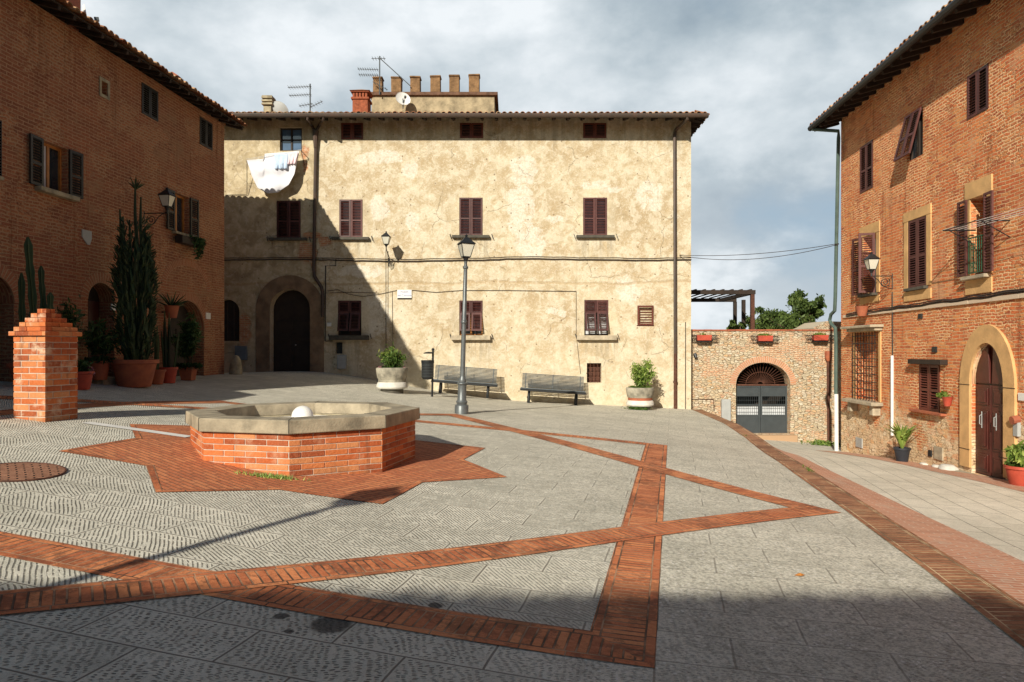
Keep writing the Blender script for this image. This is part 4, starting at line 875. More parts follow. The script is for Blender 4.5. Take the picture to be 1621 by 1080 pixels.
def dish(loc, r_, yaw, pitch, label, m='white_paint', h=.4):
    o = thing('satellite_dish', loc, label, 'satellite dish', 'satellite dishes on the roofs')
    mb = MB(); mb.M = Matrix.Translation(Vector(loc)+Vector((0, 0, h))) @ Matrix.Rotation(yaw, 4, 'Z') @ Matrix.Rotation(pitch, 4, 'X')
    pr = [(r_*t_, -.22*r_*(1-t_*t_)) for t_ in (0.02, .3, .55, .8, 1.0)]; mb.lathe(pr+[(r_*1.0, .012), (r_*.8, -.22*r_*(1-.64)-.015), (0.02, -.22*r_-.015)], (0, 0, 0), 24, cap=False); mb.M = None; mb.build('reflector', m, o, smooth=True)
    mb = MB(); mb.tube([loc, Vector(loc)+Vector((0, 0, h))], .025, 6); mb.M = Matrix.Translation(Vector(loc)+Vector((0, 0, h))) @ Matrix.Rotation(yaw, 4, 'Z') @ Matrix.Rotation(pitch, 4, 'X'); mb.tube([(0, -r_, 0), (0, -r_*.5, r_*.9)], .012, 5); mb.box((0, -r_*.45, r_*.95), (.08, .08, .1)); mb.M = None; mb.build('mast', 'metal_grey', o); return o
dish(((638-CX)/F*29.4, 29.4, CZ+(HY-172)/F*29.4), .32, R(25), R(72), 'pale oval satellite dish in front of the battlements', h=.42)
dish(((441-CX)/F*27.2, 27.2, CZ+(HY-188)/F*27.2), .42, R(170), R(65), 'grey satellite dish peeping over the tiles beside the louvred chimney', 'box_grey', h=.25)
def antenna(loc, h, label, el, diag=False):
    o = thing('antenna', loc, label, 'antenna', 'television antennas on the roof'); L = Vector(loc)
    mb = MB(); mb.tube([L, L+Vector((0, 0, h))], .028, 6)
    if diag: mb.tube([L+Vector((.0, 0, h*.95)), L+Vector((1.3, .1, h*.25))], .02, 5)
    mb.build('mast', 'metal_grey', o)
    for (z, x0, x1, n, sl_) in el:
        mb = MB(); a = L+Vector((x0, 0, z)); b = L+Vector((x1, 0, z+sl_)); mb.tube([a, b], .013, 5)
        for i in range(n): p = a.lerp(b, (i+.5)/n); mb.tube([p+Vector((0, -.22, 0)), p+Vector((0, .22, 0))], .007, 4); mb.tube([p+Vector((0, 0, -.05)), p+Vector((0, 0, .05))], .006, 4)
        mb.build('aerial', 'metal_grey', o)
antenna(((491-CX)/F*28, 28, CZ+(HY-180)/F*28), 1.2, 'bare television antenna standing left of the brick chimney', [(1.05, -.9, .05, 9, .04), (.72, -.85, .05, 9, .05), (.3, -.45, .1, 5, .1), (.25, .0, .5, 5, .25)])
antenna(((601-CX)/F*29.8, 29.8, CZ+(HY-150)/F*29.8), 1.65, 'tall television antenna with a slanting stay above the leftmost merlons', [(1.55, -.35, .25, 5, 0), (1.1, -.95, -.05, 9, -.03), (.85, -.9, -.05, 9, -.02), (.55, -.3, .35, 4, -.35)], True)

# ------------------------------------------------------------------ left brick building
kL = .095; XL0 = -11.05
WL = Wall((XL0, 0), (kL, 1))     # s ~ Y ; outward +X
def lrect(u0, vt, vb, u1): return WL.rect(u0, vt, vb, u1)
rootL = thing('brick_house', tuple(WL.at(18, 0, CZ-.8)), 'dark shaded brick house on the left with tiled eaves and arched doors', 'building')
B = Bld(rootL, WL); s1 = WL.px(355, 300)[0]; s0 = 10.2; ZTL = CZ+7.05
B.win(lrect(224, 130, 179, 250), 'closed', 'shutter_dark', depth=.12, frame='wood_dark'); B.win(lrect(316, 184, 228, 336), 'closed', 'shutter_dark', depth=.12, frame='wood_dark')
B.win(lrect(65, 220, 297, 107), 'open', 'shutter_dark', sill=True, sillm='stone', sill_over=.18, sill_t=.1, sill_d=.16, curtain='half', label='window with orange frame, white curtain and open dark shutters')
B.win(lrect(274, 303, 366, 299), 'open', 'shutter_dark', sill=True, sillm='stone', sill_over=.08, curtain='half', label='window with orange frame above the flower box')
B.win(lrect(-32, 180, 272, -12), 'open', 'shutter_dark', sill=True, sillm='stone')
q = lrect(160, 127, 148, 170); B.holes.append((*q, 0, .12)); mb = MB()
wbox(mb, WL, q[0]-.07, q[0], 0, .02, q[2]-.07, q[3]+.07); wbox(mb, WL, q[1], q[1]+.07, 0, .02, q[2]-.07, q[3]+.07); wbox(mb, WL, q[0], q[1], 0, .02, q[3], q[3]+.07); wbox(mb, WL, q[0], q[1], 0, .02, q[2]-.07, q[2])
mb.build('window', 'stone', rootL)['label'] = 'tiny square niche window in a pale stone frame'
arches = []
for (u0, vt, vb, u1) in [(-60, 432, 612, 22), (139, 448, 596, 181), (268, 476, 593, 323)]:
    q = lrect(u0, vt, vb, u1); x0_, x1_, z0_, z1_ = q; z1_ = WL.px((u0+u1)/2, vt)[1]; z0_ = CZ-1.2; ah = (x1_-x0_)/2*.9; B.holes.append((x0_, x1_, z0_, z1_, ah, .42)); arches.append((x0_, x1_, z0_, z1_, ah))
    mb = MB(); ring(mb, WL, x0_, x1_, z1_-ah, ah, .24, 0, .012, legs=.0); mb.build('arch_ring', 'brick_arch', rootL)
    mb = MB(); mb.M = WL.Mx; mb.face([(x, -.38, z) for x, z in [(x0_, z0_)]+archpts(x0_, x1_, z1_-ah, ah)+[(x1_, z0_)]]); mb.M = None
    dr = mb.build('door', 'wood_dark', rootL); dr['label'] = 'arched wooden door in deep shade'
    mb = MB(); xm = (x0_+x1_)/2
    for a, b in ((x0_+.06, xm-.02), (xm+.02, x1_-.06)): wbox(mb, WL, a, b, -.375, -.34, CZ-.6, z1_-ah)
    mb.build('door_panel', 'door_red' if u0 == 139 else 'wood_dark', dr, bevel=.01)
# relieving arch over the window flower box
x0_, x1_, z0_, z1_, ah = arches[2]
mb = MB(); ring(mb, WL, x0_-.15, x1_+.15, z1_+.35, .62, .2, 0, .008); mb.build('arch_ring', 'brick_arch', rootL)
q = lrect(190, 315, 330, 240)
mb = MB(); wall_mesh(mb, WL, s0, s1, -.8, ZTL, B.holes)
cn = WL.at(s1, 0, 0); Wg = Wall((cn.x, cn.y), (-1, kL)); wall_mesh(mb, Wg, 0, 9, -.8, ZTL, [])
cn2 = WL.at(s0, 0, 0); Wg2 = Wall((cn2.x-9, cn2.y+9*kL), (1, -kL)); wall_mesh(mb, Wg2, 0, 9.03, -.8, ZTL, [])
Wb = Wall((cn.x-9, cn.y+.85), (-kL, -1)); wall_mesh(mb, Wb, 0, s1-s0, -.8, ZTL, [])
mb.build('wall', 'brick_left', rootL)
OH = .55; slL = .28; ZEL = CZ+7.03
def wl2(s_, d_): p = WL.at(s_, d_, 0); return (p.x, p.y)
ea, eb = wl2(s0-.4, OH), wl2(s1+.22, OH)
mb = MB(); roofslope(mb, ea, eb, (-1, kL), ZEL+.03, slL, 5, hipR=True); eavetiles(mb, ea, eb, (-1, kL), ZEL+.02, slL, over=.12); roofslope(mb, eb, wl2(s1+.22, -9.4), (-kL, -1), ZEL+.03, slL, 5, hipL=True, hipR=True)
roofslope(mb, wl2(s1+.22, -9.4), wl2(s0-.4, -9.4), (1, -kL), ZEL+.03, slL, 5, hipL=True)
# verge tiles at the gable
g0 = Vector(wl2(s1+.22, OH)); gd = Vector((-1, kL)).normalized()
roofL = mb.build('roof', 'roof_tile', rootL)
mb = MB(); p = [wl2(s0-.4, OH), wl2(s1+.20, OH), wl2(s1-4.8, OH-5), wl2(s0-.4, OH-5)]; slab3(mb, [(*p[0], ZEL), (*p[1], ZEL), (*p[2], ZEL+5*slL), (*p[3], ZEL+5*slL)], .04)
rafters(mb, wl2(s0-.3, OH), wl2(s1+.12, OH), (-1, kL), ZEL-.05, slL, OH, .42, .08, .08)
mb.build('eaves', 'rafter', rootL)
# gable infill
mb = MB(); 
for s_ in (s0,): a = WL.at(s_, 0, ZTL-.01); b = WL.at(s_, -9, ZTL-.01); c_ = WL.at(s_, -4.4, ZTL+4.4*slL+.05); mb.face([a, b, c_] if s_ == s0 else [b, a, c_], [(0, 0), (9, 0), (4.5, 1.2)])
mb.build('gable', 'brick_left', rootL)
# roof chimneys
mb = MB(); p = WL.at(WL.px(100, 30)[0]+.4, -.35, CZ+7.3); mb.box(p+Vector((0, 0, .25)), (.5, .6, .9), rz=.1); mb.box(p+Vector((0, 0, .72)), (.62, .72, .08), rz=.1); mb.build('chimney', 'brick_arch', roofL)['label'] = 'stub chimney at the top left of the eaves'
roofL.children[0].data.materials[0] = M['terracotta']
mb = MB(); p = WL.at(WL.px(254, 110)[0]+.5, .1, CZ+7.22)
mb.box(p+Vector((0, 0, .09)), (.2, .2, .22)); mb.mesh([p+Vector(v)*.7 for v in [(-.24, -.24, .27), (.24, -.24, .27), (.24, .24, .27), (-.24, .24, .27), (0, -.24, .42), (0, .24, .42)]], [(0, 1, 4), (2, 3, 5), (1, 2, 5, 4), (3, 0, 4, 5), (3, 2, 1, 0)])
c_ = mb.build('chimney', 'terracotta', roofL); c_['label'] = 'small tiled vent pot on the eaves'
pd = WL.at(WL.px(120, 20)[0]+.9, -.45, CZ+7.3); dish(tuple(pd), .22, R(120), R(80), 'satellite dish on the left brick house by its stub chimney', h=.55)
mb = MB(); q = lrect(129, 363, 382, 144); mb.M = WL.Mx; w_ = q[1]-q[0]; mb.prism([(0, .1), (.18*w_/.33, 0-.05), (w_-.06, -.05), (w_, .1), (w_, q[3]-q[2]), (0, q[3]-q[2])], (q[0], .002, q[2]), (1, 0, 0), (0, 0, 1), (0, .02, 0)); mb.M = None
mb.build('wall_tablet', 'box_grey', rootL)['label'] = 'grey shield-shaped tablet set in the brick'
for (u, v, n_) in ((178, 486, 'house_number'), (328, 500, 'house_number')):
    q = lrect(u-3, v-5, v+5, u+4); mb = MB(); wbox(mb, WL, q[0], q[1], .002, .03, q[2], q[3]); tag(mb.build(n_, 'white_paint', rootL))
mb = MB(); wbox(mb, WL, arches[1][0]-.25, arches[1][1]+.55, .0, .55, CZ-1.1, CZ-.62); mb.build('doorstep', 'stone', rootL, bevel=.015)
# lower neighbour further left (out of frame; it shades the square)
rootN = thing('low_brick_house', (XL0, -2, CZ-1), 'lower brick house joined to the shaded brick house on the left', 'building')
WN = Wall((XL0, 0), (kL, 1)); BN = Bld(rootN, WN)
for s_ in (-6, -2.2, 1.6, 5, 8): BN.win((s_, s_+.85, CZ+1.2, CZ+2.4), 'closed', 'shutter_dark', sill=True, frame='wood_dark')
for s_ in (-4, 3.2): BN.win((s_, s_+1.1, CZ-1, CZ+1.1), 'closed', 'shutter_dark', frame='wood_dark')
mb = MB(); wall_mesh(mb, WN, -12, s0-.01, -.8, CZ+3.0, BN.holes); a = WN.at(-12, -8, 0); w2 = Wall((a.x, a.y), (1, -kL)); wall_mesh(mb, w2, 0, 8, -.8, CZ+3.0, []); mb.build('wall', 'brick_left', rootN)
mb = MB(); ea, eb = wl2(-12.3, .5), wl2(s0-.42, .5); roofslope(mb, ea, eb, (-1, kL), CZ+3.0, .27, 4.4); eavetiles(mb, ea, eb, (-1, kL), CZ+3.0, .27); roofslope(mb, wl2(s0-.42, -8.3), wl2(-12.3, -8.3), (1, -kL), CZ+3.0, .27, 4.4); mb.build('roof', 'roof_tile', rootN)
mb = MB(); p = [wl2(-12.3, .5), wl2(s0-.42, .5), wl2(s0-.42, -3.9), wl2(-12.3, -3.9)]; slab3(mb, [(*p[0], CZ+2.97), (*p[1], CZ+2.97), (*p[2], CZ+2.97+4.4*.27), (*p[3], CZ+2.97+4.4*.27)], .05); mb.build('eaves', 'rafter', rootN)

# house behind the camera whose shadow falls over the foreground
rootS = thing('south_house', (-10, -9.6, CZ-1.5), 'tall plastered house closing the near side of the square, behind the viewer', 'building')
WS = Wall((-2.9, -9.75), (-1, -.03)); BS = Bld(rootS, WS)
for f_ in range(2):
    for k_ in range(6): BS.win((1.5+k_*3, 2.5+k_*3, CZ+.6+f_*2.9, CZ+2.2+f_*2.9), 'closed', 'shutter', sill=True, frame='wood_dark')
mb = MB(); wall_mesh(mb, WS, 0, 24, -.6, CZ+5.9, BS.holes)
a = WS.at(0, 0, 0); w2 = Wall((a.x, a.y-8), (0, 1)); wall_mesh(mb, w2, 0, 8, -.6, CZ+5.9, []); mb.build('wall', 'plaster_plain', rootS)
mb = MB(); slab3(mb, [(-2.6, -9.2, CZ+5.95), (-2.6, -18, CZ+5.95), (-2.6, -18.0, CZ+6.0), (-2.6, -9.2, CZ+6.0)], .02)
mb = MB(); pts0 = [(-2.6, -9.22), (-27, -9.9)]; roofslope(mb, (-27, -9.95), (-2.6, -9.22), (0, -1), CZ+6.0, .27, 4.6); eavetiles(mb, pts0[1], pts0[0], (0, -1), CZ+6.0, .27)
roofslope(mb, (-2.6, -18), (-27, -18.5), (0, 1), CZ+6.0, .27, 4.6); mb.build('roof', 'roof_tile', rootS)

# ------------------------------------------------------------------ right brick building
kR = .059
WR = Wall((9.47, 20.0), (-kR, -1))     # s runs towards the camera, outward -X
def rr(u0, vt, vb, u1): return WR.rect(u0, vt, vb, u1)
rootR = thing('sunlit_brick_house', (9.47, 20.0, CZ-2.9), 'tall sunlit brick house on the right with brown shutters, ochre surrounds and an arched door', 'building')
B = Bld(rootR, WR); SR = 19.5; ZTR = CZ+6.70
B.win(rr(1362, 234, 307, 1382), 'closed', 'shutter', depth=.16, frame='wood_dark')
B.win(rr(1435, 186, 258, 1461), 'hopper', 'shutter', depth=.16, frame='wood_dark')
B.win(rr(1532, 122, 190, 1565), 'closed', 'shutter', depth=.16, frame='wood_dark')
# first floor
fA = B.win(rr(1367, 376, 467, 1388), 'none', sill=True, sillm='sill_dark', surround=(.18, .28, .25), curtain=True, depth=.3, sill_over=.06, label='half open window with one shutter folded back and a pale curtain')
q = rr(1367, 376, 467, 1388); w_ = (q[1]-q[0])
shutter(WR, fA, q[0], q[0]+w_*.5, q[2], q[3], .06, 'shutter', hinge='l', ang=PI-R(12)); shutter(WR, fA, q[1]-w_*.5, q[1], q[2], q[3], .05, 'shutter', hinge='r', ang=R(78))
fB = B.win(rr(1438.5, 351, 457, 1467.5), 'closed', 'shutter', sill=True, sill_over=.05, surround=(.19, .22, .30), depth=.12, frame='wood_dark', sill_d=.1)
q = rr(1537, 316, 438, 1563); q = (q[0], q[1], q[2], q[3])
fC = B.win(q, 'none', sill=True, sillm='sill_stone', surround=(.16, .34, .36), curtain='half', depth=.32, label='tall window with both shutters open, a green railing and orange frame')
w_ = q[1]-q[0]; shutter(WR, fC, q[0]-.02, q[0]+w_*.5, q[2]+.02, q[3], .07, 'shutter', hinge='l', ang=PI-R(3)); shutter(WR, fC, q[1]-w_*.5, q[1]+.02, q[2]+.02, q[3], .07, 'shutter', hinge='r', ang=PI-R(3))
M['rail_green'] = simple('rail_green', (.02, .10, .05), .5, .3, 6)
mb = MB(); mb.M = WR.Mx; zt_ = q[2]+.75
mb.tube([(q[0]+.01, .05, zt_), (q[1]-.01, .05, zt_)], .016, 5); mb.tube([(q[0]+.01, .05, q[2]+.06), (q[1]-.01, .05, q[2]+.06)], .014, 5)
for i in range(8): x = q[0]+.02+(w_-.04)*i/7; mb.tube([(x, .05, q[2]+.06), (x, .05, zt_)], .009, 4)
mb.M = None; mb.build('railing', 'rail_green', fC)
# barred window with cornice
q = rr(1355, 527, 631, 1392); B.holes.append((*q, 0, .22)); mb = MB()
wbox(mb, WR, q[0]-.10, q[0], 0, .03, q[2], q[3]); wbox(mb, WR, q[1], q[1]+.12, 0, .03, q[2], q[3])
wbox(mb, WR, q[0]-.1, q[1]+.12, 0, .03, q[3]+.001, q[3]+.10); fG = mb.build('barred_window', 'ochre_stone', rootR, bevel=.01)
mb = MB(); wbox(mb, WR, q[0]-.22, q[1]+.25, .0, .34, q[3]+.10, q[3]+.17); wbox(mb, WR, q[0]-.14, q[1]+.18, .0, .20, q[3]+.02, q[3]+.099)
wbox(mb, WR, q[0]-.22, q[1]+.22, .0, .30, q[2]-.09, q[2]-.001); wbox(mb, WR, q[0]-.08, q[0]+.12, .0, .2, q[2]-.34, q[2]-.091); wbox(mb, WR, q[1]-.12, q[1]+.08, .0, .2, q[2]-.34, q[2]-.091); mb.build('cornice', 'sill_stone', fG, bevel=.015)
mb = MB(); mb.M = WR.Mx
for i in range(9): x = q[0]+.02+(q[1]-q[0]-.04)*i/8; mb.tube([(x, .10, q[2]), (x, .10, q[3])], .010, 5)
for i in range(9): z = q[2]+(q[3]-q[2])*(i+.5)/9; mb.tube([(q[0]-.02, .10, z), (q[1]+.02, .10, z)], .012, 5)
mb.M = None; mb.build('grate', 'metal_black', fG)
# street shutters with timber lintel
q = rr(1456, 577, 648, 1488); fS = B.win(q, 'closed', 'shutter_red', depth=.10, frame='wood_dark')
mb = MB(); wbox(mb, WR, q[0]-.22, q[1]+.30, .0, .16, q[3]+.01, q[3]+.12); mb.build('lintel', 'wood_dark', fS, bevel=.01)
mb = MB(); wbox(mb, WR, q[0]-.24, q[1]+.25, .0, .12, q[2]-.06, q[2]-.004); mb.build('sill', 'terracotta', fS, bevel=.008)
# arched front door
xa, _ = WR.px(1538, 620); xb, _ = WR.px(1592, 620); zap = WR.px(1562, 543)[1]; zb_ = CZ-2.42; ah = (xb-xa)*.78; B.holes.append((xa, xb, zb_, zap, ah, .13))
mb = MB(); ring(mb, WR, xa, xb, zap-ah, ah, .32, 0, .05, legs=zap-ah-zb_-.1, n=22, pointed=-.0, topk=1.1); ds = mb.build('door_surround', 'ochre_stone', rootR); ds['label'] = 'ochre stone arch around the brown door'
mb = MB(); mb.M = WR.Mx
for (x_, w__) in ((xa-.33, .34), (xb-.01, .34)):
    for z_ in (zap-ah-.02, zb_+.45): mb.b2((x_, .045, z_), (x_+w__, .056, z_+.012))
mb.M = None; mb.build('joint', 'wood_dark', ds)
mb = MB(); mb.M = WR.Mx; mb.face([(x, -.10, z) for x, z in [(xa, zb_)]+archpts(xa, xb, zap-ah, ah, 20)+[(xb, zb_)]]); mb.M = None; dr = mb.build('door', 'door_red', rootR); dr['label'] = 'varnished red-brown double door with raised panels'
mb = MB(); xm = (xa+xb)/2; H = zap-ah-zb_
for a, b in ((xa+.03, xm-.012), (xm+.012, xb-.03)):
    wbox(mb, WR, a, b, -.095, -.06, zb_+.02, zap-ah+.0)
    for c_, d_ in ((zb_+.08, zb_+.42), (zb_+.52, zb_+H*.72), (zb_+H*.78, zap-ah-.06)):
        wbox(mb, WR, a+.07, b-.07, -.06, -.04, c_, d_); wbox(mb, WR, a+.12, b-.12, -.04, -.022, c_+.05, d_-.05)
mb.M = WR.Mx
for s_ in (-1, 1):
    pa = [p_ for p_ in archpts(xa+.06, xb-.06, zap-ah+.03, ah-.10, 20) if (p_[0]-xm)*s_ > .03]; poly = ([(xm+s_*.03, zap-ah+.03)]+([] if s_ > 0 else [])+(pa if s_ > 0 else list(reversed(pa))))
    mb.prism(poly if s_ > 0 else list(reversed(poly)), (0, -.095, 0), (1, 0, 0), (0, 0, 1), (0, .05, 0))
mb.M = None; mb.build('door_panel', 'door_red', dr, bevel=.012)
for s_ in (-1, 1):
    mb = MB(); mb.M = WR.Mx; x_ = xm+s_*.22; mb.tube([(x_, -.02, zb_+.98), (x_+.01, .03, zb_+1.0), (x_+.01, .03, zb_+1.16), (x_, -.02, zb_+1.18)], .008, 6); mb.tube([(x_, -.018, zb_+.92), (x_, -.016, zb_+1.24)], .008, 5); mb.M = None; mb.build('handle', 'box_grey', dr)
mb = MB(); wbox(mb, WR, xa-.55, xb+.25, .0, .34, zb_-.35, zb_+.0); mb.build('doorstep', 'sill_stone', rootR, bevel=.02)
mb = MB(); wall_mesh(mb, WR, 0, SR, -2.0, ZTR, B.holes)
wg = Wall((9.47+9, 20.53), (-1, -kR)); 
a = WR.at(0, -9, 0); wg = Wall((a.x, a.y), (-1*1, kR)); wall_mesh(mb, wg, 0, 9, -2.0, ZTR, [])
a = WR.at(SR, 0, 0); wg = Wall((a.x, a.y), (1, -kR)); wall_mesh(mb, wg, 0, 9, -2.0, ZTR, [])
mb.build('wall', 'brick_right', rootR)
OR_ = .62; slR = .27; ZER = CZ+6.58
def wr2(s_, d_): p = WR.at(s_, d_, 0); return (p.x, p.y)
ea, eb = wr2(-.5, OR_), wr2(SR+.3, OR_)
mb = MB(); roofslope(mb, ea, eb, (1, -kR), ZER+.04, slR, 5.4); eavetiles(mb, ea, eb, (1, -kR), ZER+.03, slR); roofslope(mb, wr2(SR+.3, -9.9), wr2(-.25, -9.9), (-1, kR), ZER+.04, slR, 5.4); mb.build('roof', 'roof_tile', rootR)
mb = MB(); p = [wr2(-.48, OR_), wr2(SR+.3, OR_), wr2(SR+.3, OR_-5.4), wr2(-.48, OR_-5.4)]; slab3(mb, [(*p[0], ZER), (*p[1], ZER), (*p[2], ZER+5.4*slR), (*p[3], ZER+5.4*slR)], .04)
rafters(mb, wr2(-.4, OR_), wr2(SR, OR_), (1, -kR), ZER-.05, slR, OR_+.1, .42, .08, .10); mb.build('eaves', 'rafter', rootR)
a_, b_ = Vector((*wr2(-.52, OR_+.06), ZER-.02)), Vector((*wr2(SR, OR_+.06), ZER-.02)); mb = MB(); mb.tube([a_, b_], .08, 8); mb.build('gutter', 'metal_black', rootR, smooth=True)
mb = MB(); e = a_+(b_-a_).normalized()*.2; cs = WR.at(.12, .12, 0)
mb.tube([e, e+Vector((0, 0, -.08)), Vector((cs.x, cs.y, ZER-.30)), Vector((cs.x, cs.y, ZER-.5))]+wpath(WR, [(1329, 470), (1328, 492), (1322, 498), (1320, 507), (1323, 514), (1329, 519), (1330, 540), (1330, 624)], .12), .05, 8); dp = mb.build('drainpipe', 'pipe_green', rootR, smooth=True)
mb = MB(); mb.tube(wpath(WR, [(1330.5, 624), (1331, 716)], .12), .056, 8); mb.build('pipe_foot', 'white_paint', dp, smooth=True)
mb = MB(); mb.tube(wpath(WR, [(1414.5, 462), (1415, 563)], .03), .012, 6); mb.build('conduit', 'metal_black', rootR)
mb = MB(); mb.tube(wpath(WR, [(1415, 563), (1415, 690)], .04), .035, 6); mb.build('conduit', 'white_paint', rootR)
# cable bundle along the first floor
pc = []; 
for i, u in enumerate(np.linspace(1342, 1640, 26)): pc.append((u, 496-(u-1342)*.135+random.uniform(-1.5, 1.5)))
mb = MB()
for k_ in range(3): mb.tube(wpath(WR, [(u, v+k_*2.2+random.uniform(-.6, .6)) for u, v in pc], .035+.015*(k_ % 2)), .014, 5)
mb.build('cable_bundle', 'cable', rootR)
mb = MB(); 
for i in range(0, 20): x = .2+i*.75; z_ = WR.px(1432, 486)[1]; wbox(mb, WR, x, x+.74, 0, .03+random.uniform(0, .012), z_-.10, z_-.02)
mb.build('string_course', 'brick_arch_pale', rootR)
for (nm, u0, vt, vb, u1, m_, lb) in [('meter_box', 1480, 706, 726, 1494, 'sill_stone', 'beige gas meter hatch low in the wall'), ('vent', 1356, 692, 707, 1366, 'box_grey', None), ('vent', 1455, 497, 505, 1461, 'metal_black', None), ('vent', 1477, 549, 558, 1484, 'metal_black', None), ('vent', 1471, 712, 722, 1476, 'metal_black', None), ('plaque', 1614, 622, 634, 1628, 'marble', 'white marble number plaque')]:
    q = rr(u0, vt, vb, u1); mb = MB(); wbox(mb, WR, q[0], q[1], .002, .03, q[2], q[3]); o = mb.build(nm, m_, rootR, bevel=.005)
    if lb: o['label'] = lb
q = rr(1609, 668, 690, 1616); mb = MB(); wbox(mb, WR, q[0], q[1], .002, .06, q[2], q[3]); ic = mb.build('intercom', 'box_grey', rootR)
mb = MB(); mb.M = WR.Mx; mb.tube([((q[0]+q[1])/2, .0, q[3]+.05), ((q[0]+q[1])/2, .12, q[3]+.03)], .075, 10); mb.M = None; mb.build('intercom_roof', 'terracotta', ic)
# clothes rack outside the tall window
q = rr(1537, 316, 438, 1563); mb = MB(); mb.M = WR.Mx; zr = WR.px(1550, 363)[1]
for x in (q[0]+.15, q[1]+.65): mb.tube([(x, 0, zr), (x, .62, zr)], .014, 5); mb.tube([(x, 0, zr-.3), (x, .5, zr)], .010, 5)
mb.tube([(q[0]+.15, .6, zr), (q[1]+.65, .6, zr)], .012, 5); mb.M = None; rk = mb.build('clothes_rack', 'metal_black', None, base=WR.at(q[0], .1, zr)); tag(rk, 'wall-mounted clothes airer in front of the window with the green railing', 'clothes airer')
mb = MB(); mb.M = WR.Mx
for d_ in (.2, .33, .46, .6): mb.tube([(q[0]+.1, d_, zr+.015), (q[0]+2, d_, zr-.02), (q[0]+4, d_*.9, zr+.01)], .005, 4)
mb.M = None; ob = mb.build('line', 'white_paint', rk)

# ------------------------------------------------------------------ garden wall, gate, terrace, pergola, trees
YG = 25.35; WG = Wall((0, YG), (1, 0))
rg = thing('garden_wall', (9, YG, CZ-3.2), 'rubble stone wall with an arched gate between the two buildings', 'wall')
gx0, gx1 = WG.px(1165, 600)[0], WG.px(1251, 600)[0]; gz1 = WG.px(1208, 574)[1]; gz0 = WG.px(1208, 687)[1]; gah = .80
ZGT = WG.px(1200, 524)[1]; mb = MB(); wall_mesh(mb, WG, XR+.01, 12.6, -2.2, ZGT, [(gx0, gx1, gz0, gz1, gah, .5, 'open')])
mb.M = WG.Mx; mb.face([(XR, 0, ZGT), (12.6, 0, ZGT), (12.6, -.45, ZGT), (XR, -.45, ZGT)], [(XR, 0), (12.6, 0), (12.6, .45), (XR, .45)])
mb.face([(12.6, -.45, -2.2), (gx1+.3, -.45, -2.2), (gx1+.3, -.45, ZGT), (12.6, -.45, ZGT)], [(0, 0), (3, 0), (3, 4), (0, 4)])
mb.M = None; mb.build('wall', 'rubble', rg)
mb = MB(); ring(mb, WG, gx0, gx1, gz1-gah, gah, .22, 0, .006); mb.build('arch_ring', 'brick_arch_pale', rg)
mb = MB(); x = XR+.02
while x < 12.5: l = random.uniform(.24, .30); wbox(mb, WG, x, x+l-.012, -.47, .035+random.uniform(0, .012), ZGT+.002, ZGT+.05+random.uniform(0, .008)); x += l
mb.build('coping', 'terracotta', rg)
mb = MB(); wbox(mb, WG, gx0-.1, gx1+.15, -.3, .30, gz0-.4, gz0-.02); mb.build('threshold', 'brick_arch', rg, bevel=.01)
mb = MB(); zsp = gz1-gah; wbox(mb, WG, gx0, gx1, -.32, -.26, zsp-.06, zsp)  # transom
xm = (gx0+gx1)/2; leafn = []
gate = mb.build('gate', 'iron_rust', rg); gate['label'] = 'dark metal double gate with a radiating fanlight'
mb = MB(); mb.M = WG.Mx
for i in range(1, 22):
    a = PI*i/22; L = .98; ex, ez = xm+math.cos(a)*(gx1-gx0)/2*L, zsp+math.sin(a)*gah*L
    mb.tube([(xm+math.cos(a)*.1, -.29, zsp+math.sin(a)*.08), (xm+(ex-xm)*.98, -.29, zsp+(ez-zsp)*.98)], .009, 4)
mb.tube([(xm+math.cos(PI*k/16)*(gx1-gx0)*.27, -.28, zsp+math.sin(PI*k/16)*gah*.55) for k in range(17)], .012, 4); mb.M = None; mb.build('fanlight', 'iron_rust', gate)
M['gate_paint'] = simple('gate_paint', (.055, .065, .07), .5, .2, 4)
for a, b in ((gx0+.01, xm-.008), (xm+.008, gx1-.01)):
    mb = MB(); t_ = .06; H = zsp-.07-gz0
    wbox(mb, WG, a, a+t_, -.32, -.27, gz0, gz0+H); wbox(mb, WG, b-t_, b, -.32, -.27, gz0, gz0+H)
    for z_ in (0, .36, .58, .78): wbox(mb, WG, a+t_, b-t_, -.318, -.272, gz0+H*z_, gz0+H*z_+.045)
    wbox(mb, WG, a+t_, b-t_, -.318, -.272, gz0+H-.045, gz0+H)
    wbox(mb, WG, a+t_, b-t_, -.305, -.285, gz0+.045, gz0+H*.36)
    wbox(mb, WG, a+t_, b-t_, -.305, -.285, gz0+H*.80, gz0+H-.05)
    mb.M = WG.Mx
    for i in range(1, 12): x = a+t_+(b-a-2*t_)*i/12; mb.tube([(x, -.29, gz0+H*.36), (x, -.29, gz0+H*.78)], .006, 4)
    for i in range(1, 5): z_ = gz0+H*(.36+.42*i/5); mb.tube([(a+t_, -.29, z_), (b-t_, -.29, z_)], .006, 4)
    mb.M = None; mb.build('gate_leaf', 'gate_paint', gate)
mb = MB()
for a, b in ((gx0+.07, xm-.07), (xm+.07, gx1-.07)): wbox(mb, WG, a, b, -.36, -.345, gz0+H*.385, gz0+H*.57)
mb.build('panel', 'curtain', gate)['label'] = 'pale sheet behind the bars'
